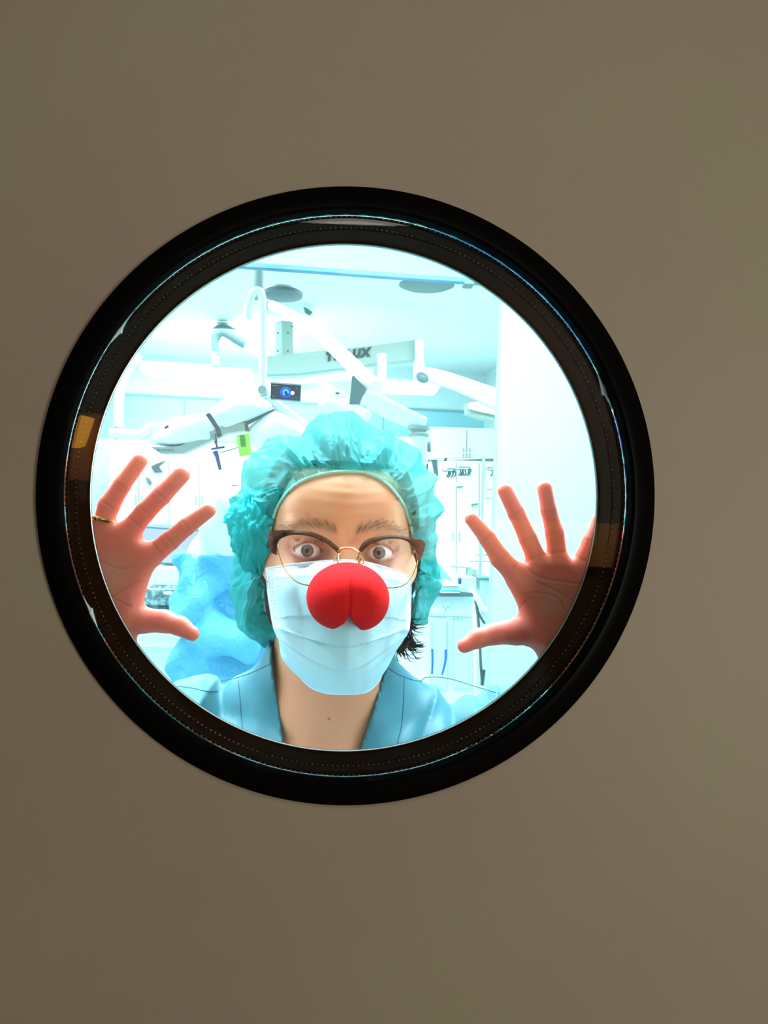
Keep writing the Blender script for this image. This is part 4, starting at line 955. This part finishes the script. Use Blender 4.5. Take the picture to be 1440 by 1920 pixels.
for i in range(NV):
    v = i/(NV-1); x = v*6*(1-1e-9); x = (v**1.15)*6; k = min(int(x), 5); t = x-k; a, b, c, d = rings[k:k+4]
    p = .5*((2*b)+(c-a)*t+(2*a-5*b+4*c-d)*t*t+(3*b-a-3*c+d)*t**3)
    nrm = p-cw; nrm /= np.linalg.norm(nrm, axis=1)[:, None]
    # gathers: fine and tight at the elastic, merging to broad irregular folds
    ua = ang+.05*wob(ang, 5, 1)*min(1, x)*.6+.10*np.sin(x*1.3+ang*3)*min(1, x/2)
    g1 = ridge(ua*46/(2*PI)+.45*wob(ang, 9, .4))**1.6-.4
    g2 = ridge(ua*25/(2*PI)+.5*wob(ang, 4, 2.))-.5
    g3 = ridge(ua*9/(2*PI)+.4*wob(ang, 3, 3.)+x*.10)**1.4-.45
    a1 = .0085*math.exp(-(x/1.15)**2)*min(1, x*6); a2 = .0120*math.exp(-((x-1.0)/1.0)**2)*min(1, x*2.5); a3 = .0190*math.exp(-((x-2.2)/1.5)**2)*min(1, x)
    cr_ = .0016*min(1, x)*(np.sin(ang*37+x*5+2*np.sin(ang*11+x*3))*np.sin(x*7+ang*6+np.sin(ang*19)))
    edge = (.0012*min(1, x*2))*np.abs(np.sin(ang*23+x*6+3*np.sin(x*2+ang*5)))
    sil = .55 if 2.6 < x < 3.4 else 1
    low = np.where((ang > 2.0) & (ang < 4.3), .6, 1.0)
    Vc[i] = p+nrm*((a1*g1+a2*g2+a3*g3*sil)*low+cr_+edge)[:, None]
hair_bvh = ray_bvh(hv, hq)
for i in range(NV):
    if i < NV*.66:
        for j in range(NU):
            if pix(Vc[i, j])[1] > 1030: continue
            g_ = .002+.003*min(1, i/12); q_ = clear_head(Vc[i, j], g_, head_bvh, .06); q_ = clear_head(q_, g_, hair_bvh, .06); Vc[i, j] = q_
gi = np.arange(NV*NU).reshape(NV, NU); r1 = np.roll(gi, -1, 1)
Fc = np.stack([gi[:-1], r1[:-1], r1[1:], gi[1:]], -1).reshape(-1, 4)
cap = mesh_obj('surgical_cap', Vc.reshape(-1, 3), Fc, M['cap'], woman); tag(cap, 'teal see-through bouffant cap')
el = MB(); pts = [Vector(q)+Vector((0, -.0012, 0)) for q in Vc[0][::3]]; pts.append(pts[0])
el.tube(pts, [.0013+.0005*(k % 2) for k in range(len(pts))], 8, False); el.build('elastic_edge', M['elastic'], cap, True)
# knotted bunch at the left temple
kn = []; nu, nv = 150, 90; kc = P(470, 1003, .778)
for i in range(nv+1):
    t = PI*i/nv
    for j in range(nu):
        a = 2*PI*j/nu
        rr_ = 1+.16*(ridge(np.float64(a*9/(2*PI)+.5*math.sin(t*3)+.3*math.sin(a*2)))-.5)+.10*math.sin(a*3+t*5)*math.sin(t*4+1)+.05*math.sin(a*17+t*9+2*math.sin(t*6))+.03*math.sin(a*31-t*14)
        top = math.cos(t); wx = .0185*(1.0 if top < 0 else 1.08)*math.sin(t)**.8*(1.25 if .3 < top < .8 else 1.0)
        kn.append(kc+Vector((wx*math.cos(a)*rr_-.002*top+.006*(-top if top < 0 else 0), .018*math.sin(t)*math.sin(a)*rr_, .033*top*rr_)))
kf = np.array([(i*nu+j, i*nu+(j+1) % nu, (i+1)*nu+(j+1) % nu, (i+1)*nu+j) for i in range(nv) for j in range(nu)])
mesh_obj('gathered_bunch', kn, kf, M['knot'], cap)

# ---- surgical mask
rows = [  # t: left(px,py,d) centre(py,d) right(px,py,d)
 ((498, 1066, .792), (1050, .716), (771, 1082, .806)),
 ((500, 1088, .791), (1078, .700), (771, 1100, .804)),
 ((503, 1118, .790), (1112, .694), (770, 1125, .802)),
 ((508, 1150, .788), (1146, .700), (769, 1156, .800)),
 ((514, 1178, .786), (1178, .706), (766, 1180, .797)),
 ((523, 1204, .782), (1208, .712), (757, 1200, .794)),
 ((528, 1232, .780), (1244, .718), (742, 1222, .792)),
 ((545, 1256, .784), (1276, .728), (730, 1246, .792)),
 ((566, 1274, .792), (1302, .742), (716, 1268, .796))]
NS, NT = 120, 110
def mrow(t):
    x = t*(len(rows)-1); k = min(int(x), len(rows)-2); f = x-k
    def it(fn):
        i0, i1, i2, i3 = max(k-1, 0), k, k+1, min(k+2, len(rows)-1); a, b, c, d = fn(rows[i0]), fn(rows[i1]), fn(rows[i2]), fn(rows[i3])
        return .5*((2*b)+(c-a)*f+(2*a-5*b+4*c-d)*f*f+(3*b-a-3*c+d)*f**3)
    return it(lambda r: np.array(r[0], float)), it(lambda r: np.array(r[1], float)), it(lambda r: np.array(r[2], float))
mg = np.zeros((NT, NS, 3))
for i in range(NT):
    t = i/(NT-1); L_, C_, R_ = mrow(t); cx = 650
    for j in range(NS):
        s_ = j/(NS-1)*2-1
        px_ = cx+(L_[0]-cx)*(-s_) if s_ < 0 else cx+(R_[0]-cx)*s_
        e = L_ if s_ < 0 else R_; q = abs(s_)
        pw = 2.0; py_ = C_[0]+(e[1]-C_[0])*q**(1.7+1.8*max(0, t-.5)*2); dd = C_[1]+(e[2]-C_[1])*(q**pw*.8+q**6*.2)
        if t < .35: dd += .012*math.exp(-((q-.42)/.2)**2)*(1-t/.35)*.6
        mg[i, j] = P(px_, py_, dd)
for i in range(NT):
    for j in range(NS): mg[i, j] = clear_head(mg[i, j], .0055, head_bvh)
for _ in range(10):
    g2_ = mg.copy(); g2_[1:-1, 1:-1] = .5*mg[1:-1, 1:-1]+.125*(mg[:-2, 1:-1]+mg[2:, 1:-1]+mg[1:-1, :-2]+mg[1:-1, 2:]); mg[1:-1, 1:-1, 1] = np.minimum(g2_, mg+.0004)[1:-1, 1:-1, 1] if _ < 4 else mg[1:-1, 1:-1, 1]
for i in range(NT):                       # pleats and creases, laid on after fitting to the face
    t = i/(NT-1)
    for j in range(NS):
        s_ = j/(NS-1)*2-1; q = abs(s_); dd = 0
        for tp, am, cu_ in ((.40, .0030, .02), (.64, .0034, -.16), (.80, .0024, -.20)):
            z = (t-tp-cu_*q*q)/.14
            if z > 0: dd += 1.3*am*math.exp(-z*2.2)*max(0, 1-q**8)
            elif z > -.5: dd -= am*.35*math.exp(z*7)
        dd += -.0030*math.exp(-((t-.50-.26*(1-q)**1.2)/.022)**2)*min(1, q*1.6)*(t > .42)
        dd += .0016*math.exp(-((t-.90+.10*q)/.03)**2)*(1-q)
        dd += -.0030*math.exp(-(s_/.10)**2)*max(0, math.sin(min(1, max(0, (t-.45)/.5))*PI))
        dd += .0009*math.sin(s_*13+t*9)*math.sin(t*17-s_*6)
        mg[i, j, 1] += dd; mg[i, j] = clear_head(mg[i, j], .0015, head_bvh)
gi = np.arange(NT*NS).reshape(NT, NS); Fm = np.stack([gi[:-1, :-1], gi[1:, :-1], gi[1:, 1:], gi[:-1, 1:]], -1).reshape(-1, 4)
mask = mesh_obj('face_mask', mg.reshape(-1, 3), Fm, [M['mask_top'], M['mask_white']], woman); tag(mask, 'pale blue pleated face mask with white upper border')
ti, si = np.divmod(np.arange(len(Fm)), NS-1); mi = ((ti < NT*.095) | ((ti < NT*.5) & ((si < NS*.045) | (si > NS*.955)))).astype(np.int32); mask.data.polygons.foreach_set('material_index', mi)
sm = mask.modifiers.new('thick', 'SOLIDIFY'); sm.thickness = .0009; sm.offset = -1
mb = ray_bvh(mg.reshape(-1, 3), Fm)
def grid_at(t, s_): 
    i = int(np.clip(t*(NT-1), 0, NT-1)); j = int(np.clip((s_+1)/2*(NS-1), 0, NS-1)); return Vector(mg[i, j])
st = MB()
for tt_ in (.045, .115):
    for k in range(150):
        s0 = -0.90+k*.0120; 
        if s0 > .90: break
        a, b = grid_at(tt_+.010, s0), grid_at(tt_+.010, s0+.016)
        if (k % 2) == 0: 
            mid_ = a.lerp(b, .5); 
            if (b-a).length > 1e-5: st.tube([a+Vector((0, -.0006, 0)), a.lerp(b, .75)+Vector((0, -.0006, 0))], .00022, 4)
for s0 in (-.955, -.93, .93, .955):
    for k in range(0, 46): 
        a = grid_at(.02+k*.012, s0); b = grid_at(.02+k*.012+.010, s0)
        if k % 2 == 0: st.tube([a+Vector((0, -.0005, 0)), b+Vector((0, -.0005, 0))], .00016, 4)
st.build('stitching', M['stitch'] if 0 else mat('stitch_pale', (.36, .46, .60), .7), mask)
MB().tube([Vector(mg[0, j])+Vector((0, -.0003, 0)) for j in range(0, NS, 2)], .0006, 6).build('bound_edge', M['mask_white'], mask, True); MB().tube([Vector(mg[NT-1, j]) for j in range(0, NS, 2)], .0005, 6).build('bound_edge', M['mask_white'], mask, True)
MB().tube([Vector(mg[i, 0]) for i in range(0, int(NT*.6), 2)], .0006, 6).build('bound_edge', M['mask_white'], mask, True); MB().tube([Vector(mg[i, NS-1]) for i in range(0, int(NT*.6), 2)], .0006, 6).build('bound_edge', M['mask_white'], mask, True)
for pts in ([(499, 1067, .792), (492, 1048, .800), (484, 1030, .815), (486, 1010, .832)], [(771, 1083, .806), (775, 1065, .812), (778, 1050, .822), (779, 1030, .835)]):
    MB().tube(spline([P(*q) for q in pts], 6), .0013, 8).build('ear_loop', M['mask_white'], mask, True)

# ---- scrub top
def garment(p):
    b = smin(torso_sdf(p), neck_sdf(p)+.002, .03)
    for h in (0, 1):
        s_ = np.array(SH[h], dtype=np.float32); e = np.array(ELB[h], dtype=np.float32); b = smin(b, sd_cone(p, s_, s_+(e-s_)*.62, .052, .064), .03)
    x, y, z = p[:, 0], p[:, 1], p[:, 2]
    sd = np.clip((np.abs(x-.004)-.075)/.04, 0, 1)
    wr = sd*(.0065*np.sin(x*60+z*25+1.6*np.sin(z*30+x*14))+.0055*np.sin(x*38-z*60+1.3*np.sin(x*25)))
    wr = wr+sd*.006*(1-np.abs(np.sin(x*52-z*30)))**3
    wr = wr+(.0028*np.sin(z*75+x*40)+.0020*np.sin(x*90-z*50))*np.clip((.10-np.abs(x-.004))/.04, 0, 1)
    for (x0, sl, am, wd) in ((.158, -.25, .008, .008), (.140, -.18, -.009, .009), (.186, -.35, -.006, .008), (-.128, .12, .004, .008), (-.112, .10, -.006, .008), (-.150, .3, -.003, .010)):
        wr = wr+am*np.exp(-((x-x0-(1.35-z)*sl)/wd)**2)*np.clip((1.385-z)/.015, 0, 1)
    o = b-.008-wr; sh = o
    # neck opening: a V in front, round behind
    half = np.clip(.037+(z-1.305)*.233, -.05, .075); cxv = -.001+(z-1.305)*.05
    V_ = np.abs(x-cxv)-half; V_ = np.maximum(V_, (y-.895)); 
    nk = np.hypot(x-.004, (y-.905)*.95)-.060; nk = np.maximum(nk, 1.33-z)
    sh = np.maximum(sh, -np.minimum(V_*.9, nk)); sh = np.maximum(sh, .74-z)
    for h in (0, 1):
        s_ = np.array(SH[h], dtype=np.float32); e = np.array(ELB[h], dtype=np.float32); ax_ = (e-s_)/np.linalg.norm(e-s_)
        far = ((p-s_) @ ax_)-np.linalg.norm(e-s_)*.56; near = np.linalg.norm(p-(s_+e)/2, axis=1) < .16
        sh = np.where(near, np.maximum(sh, far), sh)
    return sh
gv, gq = surface(garment, (-.33, .72, .73), (.34, 1.08, 1.44), .0026, B=10)
top = mesh_obj('scrub_top', gv, gq, M['scrub'], woman); tag(top, 'teal short sleeved scrub top with V neck')
tb_ = ray_bvh(gv, gq)
for pl in ([(446, 1275), (449, 1300), (452, 1340), (457, 1385)], [(758, 1270), (757, 1310), (753, 1360), (745, 1395)], [(414, 1277), (440, 1272), (470, 1262), (508, 1244)], [(332, 1286), (360, 1290), (388, 1296), (408, 1296)], [(728, 1252), (750, 1266), (785, 1277), (800, 1270), (840, 1272), (890, 1287), (935, 1300)]):
    pt = spline([(a, b, 0) for a, b in pl], 8); q = [onto(tb_, a.x, a.y, .0004) for a in pt]
    q = [q[0]]+[b for a, b in zip(q[:-1], q[1:]) if (a-b).length < .03]
    MB().tube(q, .00045, 5).build('seam', M['seam'], top, True)

# trousers and shoes (below the window, so plain)
def trouser(p):
    d = None
    for s in (-1, 1):
        c = smin(sd_cone(p, (.004+s*.085, .93, .86), (.004+s*.10, .93, .48), .095, .075), sd_cone(p, (.004+s*.10, .93, .48), (.004+s*.11, .94, .08), .075, .080), .03); d = c if d is None else smin(d, c, .02)
    d = smin(d, sd_ell(p, (.004, .93, .88), (.185, .125, .14)), .04); return np.maximum(d, .07-p[:, 2])
tv, tq = surface(trouser, (-.25, .74, .05), (.26, 1.12, 1.04), .008); tag(mesh_obj('scrub_trousers', tv, tq, M['scrub'], woman), 'teal scrub trousers')
for s in (-1, 1):
    m = MB(); m.ell((.004+s*.11, .90, .045), (.048, .125, .042), 20, 12); m.build('shoe', M['white'], woman, True)

# ---- clown nose: red foam ball with a split
def nose_sdf(p):
    q = p-np.array(P(652, 1116, .7015), dtype=np.float32); x, y, z = q[:, 0], q[:, 1], q[:, 2]
    d = sd_ell(q, (0, 0, .001), (.0330, .0325, .0268))
    for (a, b, r) in ((-.0105, -.0060, .0215), (.0125, -.0066, .0205)): d = smin(d, sd_ell(q, (a, .0, b), (r, .0265, .0215)), .010)
    d = smax(d, np.where(z < -.0125, (np.minimum((-.0172-z)*.95, .02)-np.abs(x-.0022-(z+.017)*.12))*.72, -.01), .0022)
    gr = .0022*np.exp(-((x-.001-(z*.02))/.0016)**2)*np.clip((.018-z)/.012, 0, 1)*(y < 0)
    dim = .0035*np.exp(-(((x-.010)/.010)**2+((z+.004)/.010)**2))*(y < 0)
    return d+gr+dim
nv_, nq_ = surface(nose_sdf, np.array(P(652, 1116, .7015))-.045, np.array(P(652, 1116, .7015))+.045, .0010)
kp = nv_[:, 1] < .7395
cn = mesh_obj('clown_nose', nv_, nq_, M['foam']); tag(cn, 'red foam clown nose worn over the mask', 'clown nose')

# ---- glasses
gl = empty('eyeglasses', P(650, 1030, .712), 'browline glasses with brown upper rims and thin gold lower rims', 'glasses')
def gd(px): return .7105+.020*(abs(px-650)/148)**2.2
def rimpts(pl, n=10): return [P(v.x, v.y, gd(v.x)) for v in spline([(a, b, 0) for a, b in pl], n)]
LRIM = [(541, 1000), (575, 1001), (610, 1010), (632, 1026), (634, 1050), (630, 1075), (612, 1092), (585, 1098), (556, 1091), (534, 1068), (523, 1040), (520, 1020), (525, 1006)]
RRIM = [(676, 1032), (690, 1016), (722, 1007), (755, 1010), (775, 1024), (783, 1045), (777, 1072), (762, 1094), (740, 1102), (712, 1100), (688, 1090), (676, 1068), (672, 1048)]
for pl in (LRIM, RRIM):
    k = len(pl); loop = cyc_interp(np.arange(80)/80, np.array(pl, float)); pts = [P(a, b, gd(a)) for a, b in loop]
    MB().tube(pts+[pts[0]], .00062, 8, False).build('gold_rim', M['gold'], gl, True)
    cxy = loop.mean(0); V = [P(cxy[0], cxy[1], gd(cxy[0])-.0012)]
    for s in (.5, 1.0): V += [P(cxy[0]+(a-cxy[0])*s, cxy[1]+(b-cxy[1])*s, gd(cxy[0]+(a-cxy[0])*s)-.0012*(1-s*s)) for a, b in loop]
    Fl = [(0, 1+(j+1) % 80, 1+j) for j in range(80)]+[(1+j, 1+(j+1) % 80, 81+(j+1) % 80, 81+j) for j in range(80)]
    m = MB(); m.add(V, Fl); m.build('lens', M['lens'], gl, True)
def browbar(upper, lower, name='brow_bar'):
    """thick acetate bar between an upper and a lower outline"""
    u = cyc = spline([(a, b, 0) for a, b in upper], 8); l = spline([(a, b, 0) for a, b in lower], 8); n_ = min(len(u), len(l)); V = []
    for i in range(n_):
        a, b = u[i], l[i]
        for (q, off) in ((a, .0006), (a, .0030), (b, .0030), (b, .0006), (a.lerp(b, .5), -.0004)):
            V.append(P(q.x, q.y, gd(q.x)-.0018+off))
    Fb = []
    seq = [0, 1, 2, 3, 4]
    for i in range(n_-1):
        for k in range(5): Fb.append((i*5+seq[k], i*5+seq[(k+1) % 5], (i+1)*5+seq[(k+1) % 5], (i+1)*5+seq[k]))
    Fb += [tuple(range(5)), tuple((n_-1)*5+k for k in (4, 3, 2, 1, 0))]
    m = MB(); m.add(V, Fb); m.build(name, M['brow_bar'], gl, True)
browbar([(503, 1002), (510, 996), (528, 994), (550, 994), (585, 998), (610, 1008), (628, 1020), (640, 1033)], [(517, 1040), (520, 1022), (527, 1010), (550, 1003), (582, 1006), (606, 1016), (622, 1027), (634, 1038)])
browbar([(672, 1030), (684, 1014), (705, 1007), (735, 1003), (762, 1006), (782, 1011), (792, 1013), (798, 1020)], [(678, 1036), (692, 1022), (712, 1014), (735, 1010), (758, 1013), (774, 1024), (782, 1040), (784, 1050)])
# outer wings of the bars
for poly in ([(503, 1001), (512, 995), (527, 1003), (519, 1018), (519, 1041), (510, 1037), (505, 1022)], [(774, 1012), (790, 1012), (798, 1019), (793, 1040), (787, 1052), (781, 1047), (783, 1033), (776, 1022)]):
    m = MB(); n_ = len(poly); m.prism([P(a, b, gd(a)-.0016) for a, b in poly], (0, .0034, 0)); m.build('end_piece', M['brow_bar'], gl)
MB().tube(spline([P(634, 1034, gd(634)-.001), P(641, 1029, .7085), P(651, 1027.5, .708), P(662, 1029, .7085), P(673, 1035, gd(673)-.001)], 6), .0011, 10).build('bridge', M['gold'], gl, True)
for pts in ([(633, 1040), (628, 1047), (626, 1054), (630, 1055), (634, 1046), (636, 1040)], [(675, 1042), (680, 1048), (682, 1055), (677, 1056), (673, 1048), (672, 1042)]):
    MB().tube(spline([P(a, b, .7105+.002*k) for k, (a, b) in enumerate(pts)], 4), .0006, 7).build('pad_arm', M['gold'], gl, True)
for (x, y) in ((634, 1050), (673, 1051)):
    m = MB(); m.ell(P(x, y, .716), (.0022, .0035, .0052), 14, 10); m.build('nose_pad', M['nosepad'], gl, True)
for pts in ([(508, 1010, .733), (502, 1022, .76), (504, 1035, .79), (500, 1035, .83)], [(792, 1022, .733), (782, 1030, .76), (774, 1036, .79), (770, 1038, .83)]):
    MB().tube(spline([P(*q) for q in pts], 6), .0016, 8).build('temple_arm', M['brow_bar'], gl, True)
# ---- ring
a_, b_ = P(180, 966, .681), P(207, 977, .681); c = (np.array(HP(192, 970, 19)[0])); ax_ = (Vector(HP(204, 948, 20)[0])-Vector(HP(192, 985, 19)[0])).normalized()
rq = ax_.to_track_quat('Z', 'Y').to_matrix(); c = Vector(HP(195, 974, 19.4)[0]); ring = MB(); rad = 19.4/F*.68+.0004
pts = [c+rq @ Vector((rad*math.cos(t), rad*math.sin(t), .0006*math.sin(t*2))) for t in np.linspace(0, 2*PI, 41)]
ring.tube(pts, .0018, 8, False); ro = ring.build('finger_ring', M['gold'], None, True); tag(ro, 'gold ring on the ring finger of the left-hand palm', 'ring')

# ================================================================== SECOND PERSON (back turned, blue gown)
sur = empty('person', P(405, 1300, 2.75), 'person in light blue gown and white hood, back turned, in the left background', 'person')
def spx(px, py, d=2.75): return np.array(P(px, py, d), dtype=np.float32)
def sbody(p):
    d = sd_ell(p, spx(436, 985), (.085, .10, .12)); d = smin(d, sd_cone(p, spx(436, 1010), spx(425, 1060, 2.80), .06, .07), .04)
    d = smin(d, sd_ell(p, spx(436, 1110, 2.80), (.145, .11, .20)), .08); d = smin(d, sd_ell(p, spx(438, 1230, 2.80), (.14, .11, .24)), .08)
    d = smin(d, sd_cone(p, spx(375, 1080), spx(372, 1165, 2.65), .05, .042), .04); d = smin(d, sd_cone(p, spx(372, 1165, 2.65), spx(452, 1205, 2.56), .04, .033), .03)
    d = smin(d, sd_cone(p, spx(470, 1080), spx(500, 1160, 2.65), .05, .042), .04)
    for s in (-.08, .09):
        b = spx(438, 1230, 2.80)+np.array([s, 0, 0], np.float32); g = b.copy(); g[2] = .08; d = smin(d, sd_cone(p, b, g, .085, .055), .05)
    return d
lo = np.array([P(330, 1100, 2.75).x-.12, 2.40, .02]); hi = np.array([P(530, 1100, 2.75).x+.15, 3.10, 1.70])
v_, q_ = surface(sbody, lo, hi, .014); mesh_obj('body', v_, q_, mat('skin_far', (.7, .42, .3), .5), sur)
def sgown(p):
    f = sbody(p)-.034; x, y, z = p[:, 0], p[:, 1], p[:, 2]
    skirt = sd_cone(p, spx(438, 1180, 2.80), tuple(np.array([spx(438, 1180, 2.80)[0], 2.80*1., .45])), .15, .20); f = smin(f, skirt, .06)
    f = f+.010*np.sin(x*42+z*18+2*np.sin(z*14))+.007*np.sin(z*55-x*30+2*np.sin(x*20))-.010*np.sin(x*19-z*32)
    f = f+.008*np.exp(-((z-1.10-.9*(x+.52))/.018)**2)*(x > -.62)*(x < -.32)
    return np.maximum(np.maximum(f, .38-z), z-float(spx(436, 1040)[2]))
v_, q_ = surface(sgown, lo-.1, hi+.1, .010); tag(mesh_obj('surgical_gown', v_, q_, M['gown'], sur), 'light blue surgical gown')
v_, q_ = surface(lambda p: smax(smin(sd_ell(p, spx(436, 985), (.105, .12, .135)), sd_cone(p, spx(430, 1010), spx(422, 1055, 2.80), .09, .14), .06)+.006*np.sin(p[:, 0]*60+p[:, 2]*40), float(spx(436, 1062)[2])-p[:, 2], .02), lo-.1, hi+.1, .010); tag(mesh_obj('surgical_hood', v_, q_, M['hood'], sur), 'white surgical hood')
